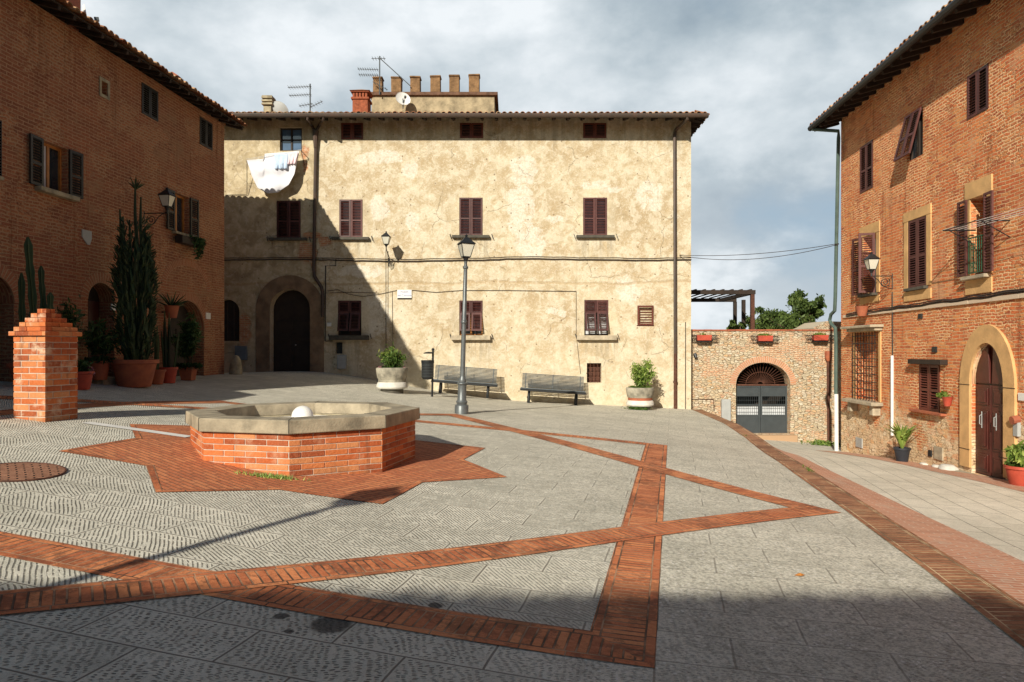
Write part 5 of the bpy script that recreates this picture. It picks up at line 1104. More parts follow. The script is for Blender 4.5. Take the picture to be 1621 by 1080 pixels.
mb = MB(); wbox(mb, WG, gx0-.3, gx1+.3, -3.0, -2.9, gz0-.3, gz1+.3); wbox(mb, WG, gx0-.3, gx0-.2, -2.9, -.52, gz0-.3, gz1+.3); wbox(mb, WG, gx1+.2, gx1+.3, -2.9, -.52, gz0-.3, gz1+.3); wbox(mb, WG, gx0-.2, gx1+.2, -2.9, -.52, gz1+.05, gz1+.3); wbox(mb, WG, gx0-.2, gx1+.2, -2.9, -.52, gz0-.3, gz0-.05)
mb.build('passage', 'soil', rg)  # near-black soil colour paints in the darkness inside the gateway
# meter cabinet on garden wall
q = WG.rect(1141, 632, 670, 1155); mb = MB(); wbox(mb, WG, q[0], q[1], .01, .14, q[2], q[3]); mc = mb.build('meter_cabinet', 'box_grey', None, bevel=.006, base=WG.at((q[0]+q[1])/2, .05, q[2])); tag(mc, 'tall grey meter cabinet fixed to the rubble wall left of the gate', 'meter cabinet')
mb = MB(); zz = (q[2]+q[3])/2; wbox(mb, WG, q[0]+.02, q[1]-.02, .141, .146, zz+.02, q[3]-.02); wbox(mb, WG, q[0]+.02, q[1]-.02, .141, .146, q[2]+.02, zz-.02); mb.build('cabinet_door', 'box_grey', mc)
mb = MB(); mb.tube(wpath(WG, [(1090, 447), (1089.5, 632), (1129, 632), (1130, 650)], .03), .016, 6); tag(mb.build('conduit', 'iron_rust', None, base=WG.at(6.5, 0, 0)), 'thin rusty conduit running down the rubble wall beside the plastered corner', 'pipe')
# dark downpipe with hopper
o = thing('downpipe', tuple(wpath(WG, [(1310, 706)], .1)[0]), 'dark rusty downpipe with a small hopper on the rubble wall right of the gate', 'pipe')
mb = MB(); mb.tube(wpath(WG, [(1310, 706), (1309, 568)], .1), .055, 8); mb.build('pipe', 'iron_rust', o, smooth=True); mb = MB(); mb.tube(wpath(WG, [(1309, 572), (1309, 566), (1309, 556)], .12), [.06, .13, .14], 8); mb.build('hopper', 'terracotta', o, smooth=True)
# terrace behind
mb = MB(); mb.b2((XR+.05, YG+.5, -2.5), (gx0-.35, YG+3.1, ZGT-1.15)); mb.b2((gx1+.35, YG+.5, -2.5), (24, YG+3.1, ZGT-1.15)); mb.b2((gx0-.35, YG+.5, gz1+.32), (gx1+.35, YG+3.1, ZGT-1.15)); mb.b2((XR+.05, YG+3.1, -2.5), (24, 46, ZGT-1.15)); tag(mb.build('terrace', 'stone'), kind='structure')
o = thing('pergola', (8.6, 28, ZGT-1.15), 'brown timber pergola standing on the terrace behind the rubble wall', 'pergola')
yp = 27.2; kp = yp/F
def qx(u, y=yp): return (u-CX)*y/F
def qz(v, y=yp): return CZ+(HY-v)*y/F
zr = qz(466)
for (u_, y_) in ((1191, yp), (1177, 30.2), (1163.5, 31.5)):
    mb = MB(); mb.b2((qx(u_, y_)-.07, y_-.07, ZGT-1.2), (qx(u_, y_)+.07, y_+.07, zr)); mb.build('post', 'iron_rust' if u_ == 1191 else 'wood_dark', o)
mb = MB(); mb.b2((4.9, yp-.08, zr), (qx(1193)+.05, yp+.08, zr+.16)); mb.b2((4.9, 31.4, zr), (qx(1165, 31.5), 31.56, zr+.16)); mb.b2((qx(1193)-.1, yp+.08, zr), (qx(1193)+.04, 31.4, zr+.14)); mb.build('beam', 'wood_dark', o)
mb = MB()
for i in range(13): x = 5+i*.36; mb.b2((x, yp-.04, zr+.162), (x+.07, 31.6, zr+.20))
mb.build('slat', 'wood_dark', o)
# stone shed end seen over the wall
mb = MB(); a = qx(1288, 27); b = 14; z_ = qz(511, 27); mb.M = None
mb.mesh([(a, 27, ZGT-1.1), (b, 27, ZGT-1.1), (b, 27, z_), (qx(1308, 27), 27, z_+.06), (a, 27, z_-.2), (a, 29, ZGT-1.1), (b, 29, ZGT-1.1), (b, 29, z_), (qx(1308, 27), 29, z_+.06), (a, 29, z_-.2)], [(0, 1, 2, 3, 4), (9, 8, 7, 6, 5), (4, 3, 8, 9), (3, 2, 7, 8), (0, 4, 9, 5)],
    [[(x, y) for x, y in ((0, 0), (2, 0), (2, 1), (1, 1.1), (0, .8))], [(0, 0)]*5, [(0, 0)]*4, [(0, 0)]*4, [(0, 0)]*4])
tag(mb.build('stone_shed', 'rubble', None, base=(a, 27, ZGT-1.1)), 'low rubble stub of a shed showing above the garden wall beside the brick house', 'shed')

def leaves(mb, c, rad, n, size, shape='ball', elong=1.6, up=0.0, clump=None):
    c = Vector(c)
    for i in range(n):
        if clump: cc = clump[random.randrange(len(clump))]; p = Vector(cc[0])+Vector([random.gauss(0, .42)*cc[1] for _ in range(3)]); base = cc[2]
        else:
            v = Vector([random.gauss(0, 1) for _ in range(3)]); v.normalize(); p = c+Vector((v.x*rad[0], v.y*rad[1], v.z*rad[2]))*(random.random() ** .45); base = 0
        a = Vector([random.gauss(0, 1) for _ in range(3)]); a.z += up; a.normalize(); b = a.cross(Vector((random.random(), random.random(), random.random()+.01))).normalized()
        s_ = size*random.uniform(.6, 1.3); mb.shade = min(1, max(0, random.random()*.75+base))
        mb.face([p-a*s_*elong*.5, p+b*s_*.35, p+a*s_*elong*.5, p-b*s_*.35])
def tree(loc, h, crown, label, name='leafy_tree', n=5200, ls=.12, trunk=True, nc=46):
    o = thing(name, loc, label, 'tree', 'trees beyond the garden wall'); L = Vector(loc); rw, rh = crown
    mb = MB(); top = L+Vector((0, 0, h-rh)); mb.tube([L, L+Vector((.05, 0, (h-rh)*.5)), top], [.14, .11, .08], 8)
    cl = []
    for i in range(nc):
        v = Vector([random.gauss(0, 1) for _ in range(3)]).normalized(); q = top+Vector((v.x*rw, v.y*rw, v.z*rh+.1))*1.0*(random.random() ** .4 if i else .2)
        q = top+(q-top); cl.append((q, random.uniform(.16, .34)*rw*.8, random.uniform(-.05, .25)))
        if i % 2 == 0: mid = top.lerp(q, .5)+Vector((0, 0, -.08)); mb.tube([top-Vector((0, 0, random.uniform(0, .4))), mid, q], [.05, .03, .012], 5)
    mb.build('trunk', 'bark', o, smooth=True); mb = MB(); mb.shade = .5; leaves(mb, top, (rw, rw, rh), n, ls, clump=cl); mb.build('crown', 'leaf_tree', o); return o
zg = ZGT-1.15
tree(((1270-CX)/F*32, 32, zg), CZ+(HY-466)/F*32-zg-.05, (.95, .75), 'rounded open-crowned tree behind the wall, tallest and nearest the brick house', n=3800, ls=.13, nc=30)
tree(((1235-CX)/F*31, 31, zg), CZ+(HY-489)/F*31-zg, (.95, .75), 'bushy dark tree between the pergola and the tallest tree', 'bushy_tree', n=3600, ls=.11)
tree(((1207-CX)/F*33, 33, zg), CZ+(HY-490)/F*33-zg, (.75, .75), 'conical dark tree just right of the pergola posts', 'bushy_tree', n=2800, ls=.11)
tree(((1168-CX)/F*30, 30, zg), CZ+(HY-511)/F*30-zg, (.45, .4), 'low green bush under the pergola', 'bushy_tree', n=1200, ls=.10, nc=16)
tree(((1262-CX)/F*29.5, 29.5, zg), CZ+(HY-503)/F*29.5-zg, (.95, .5), 'spreading low tree right against the wall top below the tallest tree', 'bushy_tree', n=2400, ls=.10)

# ------------------------------------------------------------------ the well
rw = thing('octagonal_well', (SC.x, SC.y, CZ-1.55), 'low octagonal brick well with a broad stone rim in the middle of the brick star', 'well')
def octa(r_, z): return [(SC.x+r_*math.cos(A0+PI/8+k*PI/4), SC.y+r_*math.sin(A0+PI/8+k*PI/4), z) for k in range(8)]
Zc = CZ-.81; Tc = .165
mb = MB(); vs = octa(1.56, Zc-Tc)+octa(1.56, Zc)+octa(1.17, Zc)+octa(1.17, Zc-Tc); n = 8
fs = []
for k_ in range(8):
    j = (k_+1) % 8
    fs += [(k_, j, 8+j, 8+k_), (8+k_, 8+j, 16+j, 16+k_), (16+k_, 16+j, 24+j, 24+k_), (24+k_, 24+j, j, k_)]
mb.mesh(vs, fs); mb.build('stone_rim', 'cap_stone', rw, bevel=.012)
mb = MB()
for k_ in range(8):
    a, b = Vector(octa(1.562, 0)[k_]), Vector(octa(1.172, 0)[k_]); d_ = (b-a)
    mb.tube([Vector((a.x, a.y, Zc-Tc+.01)), Vector((a.x, a.y, Zc+.0)), Vector((b.x, b.y, Zc+.0))], .004, 4)
mb.build('rim_joint', 'sill_dark', rw)
mb = MB(); vs = octa(1.17, Zc-Tc)+octa(1.17, CZ-1.15); mb.mesh(vs, [(k_, 8+k_, 8+(k_+1) % 8, (k_+1) % 8) for k_ in range(8)]); mb.build('lining', 'stone', rw)
mb = MB(); vs = octa(1.165, CZ-1.0); mb.face(vs); mb.build('cover', 'marble', rw)['label'] = 'white slab closing the well'
def brickface(mb, a, b, z0, n, pitch, bl, out, joint=.011, th=.05, jit=.003, odd=0, proud=0.0, half=.5):
    a, b = Vector(a), Vector(b); L = (b-a).length; ax = (b-a)/L; nrm = Vector((ax.y, -ax.x))*out
    for r_ in range(n):
        z = z0+r_*pitch; x = -(bl*half if (r_+odd) % 2 else 0)
        while x < L:
            x0_, x1_ = max(0, x), min(L, x+bl-joint)
            if x1_-x0_ > .02:
                c0 = a+ax*((x0_+x1_)/2)+nrm*(random.uniform(-jit, jit)-th/2+proud); mb.shade = random.random()
                mb.box((c0.x, c0.y, z+(pitch-joint)/2+random.uniform(-.001, .001)), (x1_-x0_, th, pitch-joint), rz=math.atan2(ax.y, ax.x))
            x += bl
zb0 = Zc-Tc-7*.0715-.001
mb = MB(); mb.shade = .5; PT = [Vector(p[:2]) for p in octa(1.50, 0)]
for k_ in range(8):
    brickface(mb, PT[k_], PT[(k_+1) % 8], Zc-Tc-.0715*9, 9, .0715, .285, 1, jit=.002, odd=k_)
mb.build('brick_wall', 'well_brick', rw, bevel=.004)
mb = MB(); vs = octa(1.492, CZ-1.72)+octa(1.492, Zc-Tc-.001); mb.mesh(vs, [(k_, (k_+1) % 8, 8+(k_+1) % 8, 8+k_) for k_ in range(8)]); mb.build('mortar', 'mortar', rw)
mb = MB(); mb.lathe([(.004, -.15)]+[(.15*math.sin(PI*k_/16), -.15*math.cos(PI*k_/16)) for k_ in range(1, 16)]+[(.004, .15)], ((479-CX)/F*9.75, 9.75, CZ-.925), 32)
tag(mb.build('stone_ball', 'marble', None, smooth=True, base=((479-CX)/F*9.75, 9.75, CZ-1.0)), 'smooth white stone ball resting inside the well', 'ball')
# weeds at its foot
c = gp(430, 757)
mb = MB(); mb.shade = .5
for i in range(300):
    x = c.x+random.gauss(0, .14); y = c.y+random.gauss(0.0, .035); z = zt(x, y); h = random.uniform(.02, .06); a = random.uniform(0, 6.28); dx, dy = math.cos(a)*.03, math.sin(a)*.03; mb.shade = random.random()
    mb.face([(x-.007, y, z), (x+.007, y, z), (x+dx, y+dy, z+h)])
tag(mb.build('weeds', 'leaf_light', None), 'grass weeds growing at the foot of the well', 'weeds', kind='stuff')

# ------------------------------------------------------------------ brick pillar
Fp = Vector((-6.55, 9.75)); e1 = Vector((math.cos(R(77)), math.sin(R(77)))); e2 = Vector((math.cos(R(167)), math.sin(R(167)))); sd = .55; Cp = Fp+(e1+e2)*sd/2
zb0 = CZ-1.02; rp = thing('brick_pillar', (Cp.x, Cp.y, zb0), 'square brick pillar with a stepped pyramid top in the sunlight at left', 'pillar')
def sq(side): c0 = Cp; h = side/2; return [c0-e1*h-e2*h, c0+e1*h-e2*h, c0+e1*h+e2*h, c0-e1*h+e2*h]
mb = MB(); mb.shade = .5; q = sq(sd); nrow = 14; pit = (CZ+.21-zb0)/nrow
for k_ in range(4): brickface(mb, q[k_], q[(k_+1) % 4], zb0-pit*1, nrow+1, pit, .275, 1, odd=k_, jit=.002, joint=.014)
mb.build('shaft', 'pillar_brick', rp, bevel=.004)
mb = MB(); q = sq(sd-.014); mb.mesh([(p.x, p.y, zb0-.1) for p in q]+[(p.x, p.y, CZ+.21) for p in q], [(0, 1, 5, 4), (1, 2, 6, 5), (2, 3, 7, 6), (3, 0, 4, 7), (4, 5, 6, 7)]); mb.build('mortar', 'mortar', rp)
mb = MB(); mb.shade = .5; z = CZ+.21
for i, sde in enumerate((.63, .545, .455, .36, .26, .15)):
    q = sq(sde)
    for k_ in range(4): brickface(mb, q[k_], q[(k_+1) % 4], z, 1, .066, .23, 1, odd=i+k_, joint=.006, th=min(.1, sde/2-.01))
    mb.shade = .4; mb.mesh([(p.x, p.y, z) for p in sq(sde-.02)]+[(p.x, p.y, z+.060) for p in sq(sde-.02)], [(3, 2, 1, 0), (4, 5, 6, 7)]); z += .066
mb.build('stepped_cap', 'pillar_brick', rp, bevel=.003)

# ------------------------------------------------------------------ lanterns and lamps
def lantern(parent, c, s=1.0, rot=PI/4, frame='metal_black'):
    """four sided tapering lantern, c = bottom centre"""
    c = Vector(c); base = parent['_o']; w0, w1, h = .11*s, .20*s, .38*s
    def cor(w, z): return [c+Vector((w*math.sqrt(2)*math.cos(rot+PI/2*k+PI/4), w*math.sqrt(2)*math.sin(rot+PI/2*k+PI/4), z)) for k in range(4)]
    a, b = cor(w0, .06*s), cor(w1, .06*s+h); mb = MB()
    for k in range(4): mb.tube([a[k], b[k]], .012*s, 5); mb.tube([a[k], a[(k+1) % 4]], .014*s, 5); mb.tube([b[k], b[(k+1) % 4]], .016*s, 5)
    mb.tube([c-Vector((0, 0, .06*s)), c+Vector((0, 0, .05*s))], [.045*s, .10*s], 10); fr = mb.build('lantern', frame, parent, base=base)
    mb = MB(); a2, b2 = cor(w0*.96, .07*s), cor(w1*.97, .05*s+h)
    for k in range(4): mb.face([a2[k], a2[(k+1) % 4], b2[(k+1) % 4], b2[k]])
    mb.build('glass_panel', 'lamp_glass', fr, base=base)
    mb = MB(); r0, r1, r2 = cor(w1*1.18, .06*s+h+.005), cor(w1*.62, .06*s+h+.12*s), cor(w1*.28, .06*s+h+.20*s); vs = r0+r1+r2
    mb.mesh(vs, [(i*4+k, i*4+(k+1) % 4, i*4+4+(k+1) % 4, i*4+4+k) for i in range(2) for k in range(4)]+[(3, 2, 1, 0), (8, 9, 10, 11)])
    mb.lathe([(.05*s, 0), (.03*s, .03*s), (.06*s, .05*s), (.02*s, .08*s), (.0, .12*s)], tuple(c+Vector((0, 0, .26*s+h))), 8); mb.build('lantern_roof', frame, fr, base=base)
def lamppost(name, label, lean=0.0):
    o = proto(name, label, 'street lamp', 'cast iron street lamps')
    mb = MB(); mb.lathe([(.165, -.15), (.165, .19), (.15, .21), (.12, .225), (.125, .25), (.14, .28), (.13, .30), (.105, .33), (.10, .66), (.105, .69), (.135, .715), (.13, .73), (.085, .755), (.09, .79), (.08, .83), (.062, .87), (.06, .90)], (0, 0, 0), 20); mb.build('base', 'metal_grey', o, smooth=True)
    mb = MB(); mb.lathe([(.058, .88), (.054, 2.14), (.07, 2.15), (.075, 2.18), (.066, 2.21), (.052, 2.23), (.045, 3.44), (.065, 3.46), (.065, 3.50), (.04, 3.52), (.035, 3.58), (.045, 3.62)], (0, 0, 0), 14); mb.build('pole', 'metal_grey', o, smooth=True)
    lantern(o, (0, 0, 3.68), .80, R(20)); return o
c = gp(730.5, 655); lp = lamppost('street_lamp', 'grey cast iron street lamp standing free in front of the benches'); place(lp, c, 0, 0, R(1.6))
lp2 = copy_tree(lp); lp2['label'] = 'second grey street lamp whose long shadow crosses the foreground paving'; place(lp2, (-4.78, -.05, zt(-4.78, -.05)), .3)

def scroll_bracket(mb, L, s=1.0):
    """in local frame: x=0 wall, goes +x by L, z=0 top bar"""
    mb.tube([(0, 0, 0), (L, 0, 0)], .014*s, 6); mb.tube([(0, 0, .06), (0, 0, -.34*s)], .014*s, 6)
    sp_ = []
    for k in range(26): a = k/25*3.6*PI; r_ = .13*s*(1-k/25*.8); sp_.append((.19*s+r_*math.cos(a+2.3), 0, -.16*s+r_*math.sin(a+2.3)))
    mb.tube(sp_, .010*s, 5)
    mb.tube([(.02, 0, -.33*s), (.12*s, 0, -.31*s), (.27*s, 0, -.24*s), (.36*s, 0, -.1*s), (.46*s, 0, -.03*s), (L*.9, 0, 0)], .011*s, 5)
def wall_lamp(W, uw, vw, L, label, s=1.0, ang=0.0, up=.0, name='wall_lamp'):
    x, z = W.px(uw, vw); p = W.at(x, 0, z); o = thing(name, tuple(p), label, 'wall lamp', 'lanterns on wall brackets')
    d_ = (W.N*math.cos(ang)+W.D*math.sin(ang)); rz = math.atan2(d_.y, d_.x)
    mb = MB(); mb.M = Matrix.Translation(p) @ Matrix.Rotation(rz, 4, 'Z') @ Matrix.Rotation(-up, 4, 'Y'); scroll_bracket(mb, L, s); mb.M = None; mb.build('bracket', 'metal_black', o, base=o['_o'])
    e = p+d_*L*math.cos(up)+Vector((0, 0, L*math.sin(up))); mb = MB(); mb.tube([e, e+Vector((0, 0, .12))], .02, 6); mb.build('stem', 'metal_black', o); lantern(o, e+Vector((0, 0, .12)), s*.68, rz); return o
wall_lamp(WL, 228, 338, .62, 'black lantern on a scrolled bracket on the shaded brick house by the flower-box window', 1.05, 0.0)
wall_lamp(WC, 617, 410, .75, 'black lantern on a bracket on the plastered facade above its thin conduit', 1.0, 0, .35)
mb = MB(); mb.tube(wpath(WC, [(612, 395), (612, 600)], .12), .013, 5); mb.tube(wpath(WC, [(612, 596), (612, 602)], .12), .03, 5); ob = mb.build('lamp_conduit', 'metal_black', None, base=wpath(WC, [(612, 600)], .1)[0]); tag(ob, 'thin vertical black conduit under the facade lantern', 'pipe')
wall_lamp(WR, 1413, 437, .50, 'black lantern on a scrolled bracket on the sunlit brick house', .95)

# ------------------------------------------------------------------ benches, bin, planters
def bench():
    o = proto('park_bench', '', 'bench', 'slatted metal benches by the plastered wall'); L = 2.25
    mb = MB()
    for i in range(9): mb.tube([(-L/2, -.28+i*.052, .47+.004*(i-4)**2*.15), (L/2, -.28+i*.052, .47+.004*(i-4)**2*.15)], .018, 6)
    mb.build('seat', 'metal_grey', o)
    mb = MB()
    for i in range(11): mb.tube([(-L/2+.04, .17+.012*i, .53+.044*i), (L/2-.04, .17+.012*i, .53+.044*i)], .017, 6)
    for x in (-L/2+.16, 0, L/2-.16): mb.tube([(x, .12, .46), (x, .185, .54), (x, .305, .99)], .016, 6)
    mb.build('backrest', 'metal_grey', o)
    mb = MB(); mb.b2((-L/2-.02, -.31, .40), (L/2+.02, -.255, .455)); mb.b2((-L/2-.02, .12, .40), (L/2+.02, .17, .45)); mb.build('frame', 'metal_black', o)
    for x in (-L/2+.3, L/2-.3):
        mb = MB(); mb.tube([(x, -.16, 0), (x, -.20, .16), (x, -.12, .34), (x, 0, .40)], [.05, .045, .045, .05], 8); mb.tube([(x, .14, 0), (x, .18, .16), (x, .10, .34), (x, 0, .40)], [.05, .045, .045, .05], 8); mb.b2((x-.05, -.2, -.02), (x+.05, .2, .03)); mb.build('leg', 'metal_black', o, smooth=True)
    return o
b1 = bench(); b1['label'] = 'slatted grey metal bench behind the lamp post, beside the litter bin'
def slope_roll(x, y): return math.atan((zt(x+.8, y)-zt(x-.8, y))/1.6)
a, b = gp(686, 628), gp(762, 633); c = (a+b)/2; place(b1, (c.x+.05, 24.15, zt(c.x, 24.15)+.02), 0, 0, R(4.2))
b2 = copy_tree(b1); b2['label'] = 'slatted grey metal bench in full sun beside the barred cellar window'; c = Vector(((874-CX)/F*24.2, 24.2, 0)); place(b2, (c.x, 24.25, zt(c.x, 24.25)+.02), 0, 0, R(3.6))
mb = MB(); bpos = (-2.75, 23.7)
c = gp(684, 628); o = thing('litter_bin', tuple(c), 'dark metal litter bin with a hooded top at the left end of the benches', 'litter bin')
mb = MB(); mb.tube([c-Vector((0, 0, .05)), c+Vector((0.03, 0, 1.42))], .032, 8); mb.lathe([(.045, 0), (.045, .05), (0, .08)], tuple(c+Vector((.03, 0, 1.42))), 8); mb.build('post', 'metal_black', o, smooth=True)
mb = MB(); q = c+Vector((-.13, -.05, .52)); mb.lathe([(.02, 0), (.15, .02), (.185, .08), (.19, .5), (.20, .52), (.20, .60), (.18, .60), (.17, .3), (.02, .28)], tuple(q), 20); mb.build('basket', 'metal_black', o, smooth=True)
mb = MB(); 
for z_ in np.linspace(.1, .48, 9): mb.tube([(q.x+.195*math.cos(t_), q.y+.195*math.sin(t_), q.z+z_) for t_ in np.linspace(0, 2*PI, 17)], .006, 4)
mb.build('ribs', 'metal_grey', o)
mb = MB(); mb.lathe([(.16, 0), (.165, .02), (.10, .05), (.01, .06)], tuple(c+Vector((-.10, -.03, 1.32))), 16); mb.build('hood', 'metal_black', o, smooth=True)
def planter(loc, label, band_=False, sd_=1):
    random.seed(sd_); o = thing('round_planter', loc, label, 'planter', 'big round concrete planters'); L = Vector(loc)
    mb = MB(); mb.lathe([(.34, -.06), (.34, .08), (.36, .10)], tuple(L), 28); mb.build('foot', 'sill_dark', o, smooth=True)
    mb = MB(); mb.lathe([(.36, .10), (.45, .12), (.475, .16), (.46, .24), (.43, .30), (.42, .31)], tuple(L), 32, cap=False); mb.build('lower_ring', 'planter_pale', o, smooth=True)
    mb = MB(); mb.lathe([(.415, .30), (.415, .40), (.42, .41)], tuple(L), 32, cap=False); mb.build('band', 'terracotta' if band_ else 'planter', o, smooth=True)
    mb = MB(); mb.lathe([(.42, .40), (.445, .44), (.475, .62), (.485, .70), (.47, .74), (.41, .75), (.40, .66), (.38, .60)], tuple(L), 32, cap=False); mb.build('bowl', 'planter', o, smooth=True)
    mb = MB(); mb.lathe([(.40, .0), (.3, .03), (.01, .05)], tuple(L+Vector((0, 0, .64))), 24); mb.build('soil', 'soil', o, smooth=True); return o
def shrub(loc, w, h, label, m='leaf', n=1500, ls=.06, flowers=0, bend=0):
    o = thing('leafy_shrub', loc, label, 'shrub'); L = Vector(loc); mb = MB(); cl = []
    for i in range(16):
        a = random.uniform(0, 2*PI); rr_ = random.uniform(.1, 1)*w*.5; hh = h*random.uniform(.55, 1.0)*(1-.35*rr_/(w*.5)); tip = L+Vector((math.cos(a)*rr_, math.sin(a)*rr_, hh)); mid = L+Vector((math.cos(a)*rr_*.35, math.sin(a)*rr_*.35, hh*.5))
        mb.tube([L+Vector((math.cos(a)*.04, math.sin(a)*.04, 0)), mid, tip], [.012, .009, .004], 4)
        cl += [(tip, .2*w, .25), (mid.lerp(tip, .5), .22*w, .1), (mid, .16*w, -.05)]
    mb.build('stem', 'bark', o); mb = MB(); mb.shade = .5; leaves(mb, L, (1, 1, 1), n, ls, elong=2.6, up=.3, clump=cl)
    for i in range(n//4): a = random.uniform(0, 6.28); r_ = random.random()**.5*w*.45; cl2 = L+Vector((math.cos(a)*r_, math.sin(a)*r_, random.uniform(0, .12))); mb.shade = random.random()*.6; d_ = Vector((random.gauss(0, 1), random.gauss(0, 1), random.gauss(.5, .6))).normalized(); e_ = d_.cross(Vector((.3, .5, .7))).normalized(); mb.face([cl2-d_*ls, cl2+e_*ls*.4, cl2+d_*ls, cl2-e_*ls*.4])
    mb.build('foliage', m, o)
    if flowers:
        mb = MB(); mb.shade = .5
        for i in range(flowers): a = random.choice((PI, PI*1.1, 0.1, -.1, PI*.95))+random.uniform(-.3, .3); p = L+Vector((math.cos(a)*w*.5, math.sin(a)*w*.5, random.uniform(-.02, .1))); leaves(mb, p, (.05, .05, .04), 12, .04, elong=1)
        mb.build('flowers', 'flower', o)
    return o
c = gp(618, 622); c1 = Vector((c.x, c.y+.3, zt(c.x, c.y+.3))); planter(tuple(c1), 'round concrete planter at the edge of the big shadow', False, 3)
shrub(tuple(c1+Vector((0, 0, .66))), .75, .72, 'green and reddish shrub growing in the planter at the shadow edge', 'leaf', 1500, .055, 26)
c = gp(1016, 649); c2 = Vector((c.x, min(c.y+.3, 24.3), 0)); c2.z = zt(c2.x, c2.y); planter(tuple(c2), 'round concrete planter with a rusty band near the drainpipe', True, 5)
shrub(tuple(c2+Vector((0, 0, .66))), .85, 1.12, 'tall light green shrub growing in the planter with the rusty band', 'leaf_light', 2200, .055)
mb = MB(); mb.shade = .5
for i in range(420):
    x = c2.x-.2+random.gauss(0, .17); y = c2.y-.42+random.gauss(0, .06); p = Vector((x, y, zt(x, y)+random.uniform(.0, .09))); leaves(mb, p, (.01, .01, .01), 1, .045, elong=1.4)
tag(mb.build('weeds', 'leaf', None), 'green weeds under the planter with the rusty band', 'weeds', kind='stuff')
# foot of walls: weeds
mb = MB(); mb.shade = .5
for (u, v, w_, n_, f_) in ((1245, 686, .18, 160, zs), (1306, 706, .35, 260, zs), (1355, 716, .15, 120, zs), (1300, 703, .15, 80, zs)):
    g = gp(u, v, f_)
    for i in range(n_): x = g.x+random.gauss(0, w_); y = g.y+random.uniform(-.05, .1); p = Vector((x, y, float(zs(np.array(x), np.array(y)))+random.uniform(0, .14))); leaves(mb, p, (.01, .01, .01), 1, .07, elong=1.4, up=.4)
tag(mb.build('weeds', 'leaf_light', None), 'weeds sprouting along the foot of the rubble wall', 'weeds', kind='stuff')

# ------------------------------------------------------------------ street name plate, boxes, cables, laundry
q = WC.rect(629, 459, 472, 652); p0 = WC.at(q[0], 0, q[2]); o = thing('street_sign', tuple(p0), 'small white street name plate on the plastered facade', 'sign')
mb = MB(); wbox(mb, WC, q[0], q[1], .02, .045, q[2], q[3]); mb.build('plate', 'white_paint', o, bevel=.006)
mb = MB(); mb.tube([WC.at(q[0], .03, q[2]-.03), WC.at(q[1], .03, q[2]-.03)], .010, 4); mb.build('support', 'metal_black', o)
for i, (tx_, dz, sz) in enumerate((('PIAZZA', .19, .085), ('del Comune', .06, .10))):
    cu = bpy.data.curves.new('lettering', 'FONT'); cu.body = tx_; cu.size = sz; cu.align_x = 'CENTER'; cu.extrude = .001; t_o = bpy.data.objects.new('lettering', cu); C.objects.link(t_o)
    dg = bpy.context.evaluated_depsgraph_get(); me = bpy.data.meshes.new_from_object(t_o.evaluated_get(dg)); bpy.data.objects.remove(t_o)
    t2 = bpy.data.objects.new('lettering', me); C.objects.link(t2); me.materials.clear(); me.materials.append(M['blue_plate']); t2.parent = o
    t2.location = Vector(((q[0]+q[1])/2, YF-.048, q[2]+dz))-p0; t2.rotation_euler = (PI/2, 0, 0)
def wallbox(W, u0, vt, vb, u1, m, label, cat, d_=.14, name='meter_box', lines=1):
    q = W.rect(u0, vt, vb, u1); o = thing(name, tuple(W.at((q[0]+q[1])/2, .0, q[2])), label, cat); mb = MB(); wbox(mb, W, q[0], q[1], .003, d_, q[2], q[3]); mb.build('case', m, o, bevel=.01)
    mb = MB(); wbox(mb, W, q[0]+.03, q[1]-.03, d_, d_+.008, q[2]+.03, q[3]-.03); mb.build('lid', m, o, bevel=.004)
wallbox(WC, 374, 548, 570, 392, 'box_blue', 'blue-grey letter box on the shaded wall by the stone portal', 'meter box')
wallbox(WC, 535, 562, 584, 549, 'box_grey', 'grey meter box low on the facade under the dark sill', 'meter box')
wallbox(WC, 518, 511, 517, 525, 'white_paint', 'small white junction box beside the dark shuttered window', 'junction box', .06)
mb = MB(); pts = []
for u in np.linspace(345, 1094, 60): pts.append((u, 412.5-1.2*math.sin((u-350)/60.)-(1.5 if u > 800 else 0)+random.uniform(-.4, .4)))
mb.tube(wpath(WC, pts, .045), .020, 5); mb.tube(wpath(WC, [(u, v-3.2+random.uniform(-.3, .3)) for u, v in pts], .02), .010, 4)
tag(mb.build('cable', 'cable', None, base=WC.at(-3, 0, CZ+3.2)), 'thick black cable strung across the whole facade between the storeys', 'cable')
mb = MB(); pts = [(518, 461), (535, 459), (552, 466), (575, 470), (600, 466), (628, 460), (656, 460), (690, 463), (730, 460), (800, 460), (912, 461.5)]; mb.tube(wpath(WC, pts, .03), .009, 4); mb.tube(wpath(WC, [(517, 464), (560, 463), (600, 464)], .02), .008, 4)
tag(mb.build('cable', 'cable', None, base=WC.at(-3, 0, CZ+2)), 'thin wire sagging past the street name plate', 'cable')
a = WC.at(*(lambda t_: (t_[0], .05, t_[1]))(WC.px(1075, 405))); b = WR.at(.1, .1, WR.px(1330, 388)[1]); mb = MB()
for k_ in range(2):
    pts = []
    for i in range(21): t_ = i/20; p = Vector(a).lerp(b, t_); p.z -= .28*(1-(2*t_-1)**2)*(1-.5*k_)+(.0 if k_ == 0 else -.02); pts.append(p)
    mb.tube(pts, .009, 4)
tag(mb.build('overhead_wire', 'cable', None, base=tuple(Vector(a))), 'overhead wires spanning the sky between the plastered corner and the brick house', 'cable')
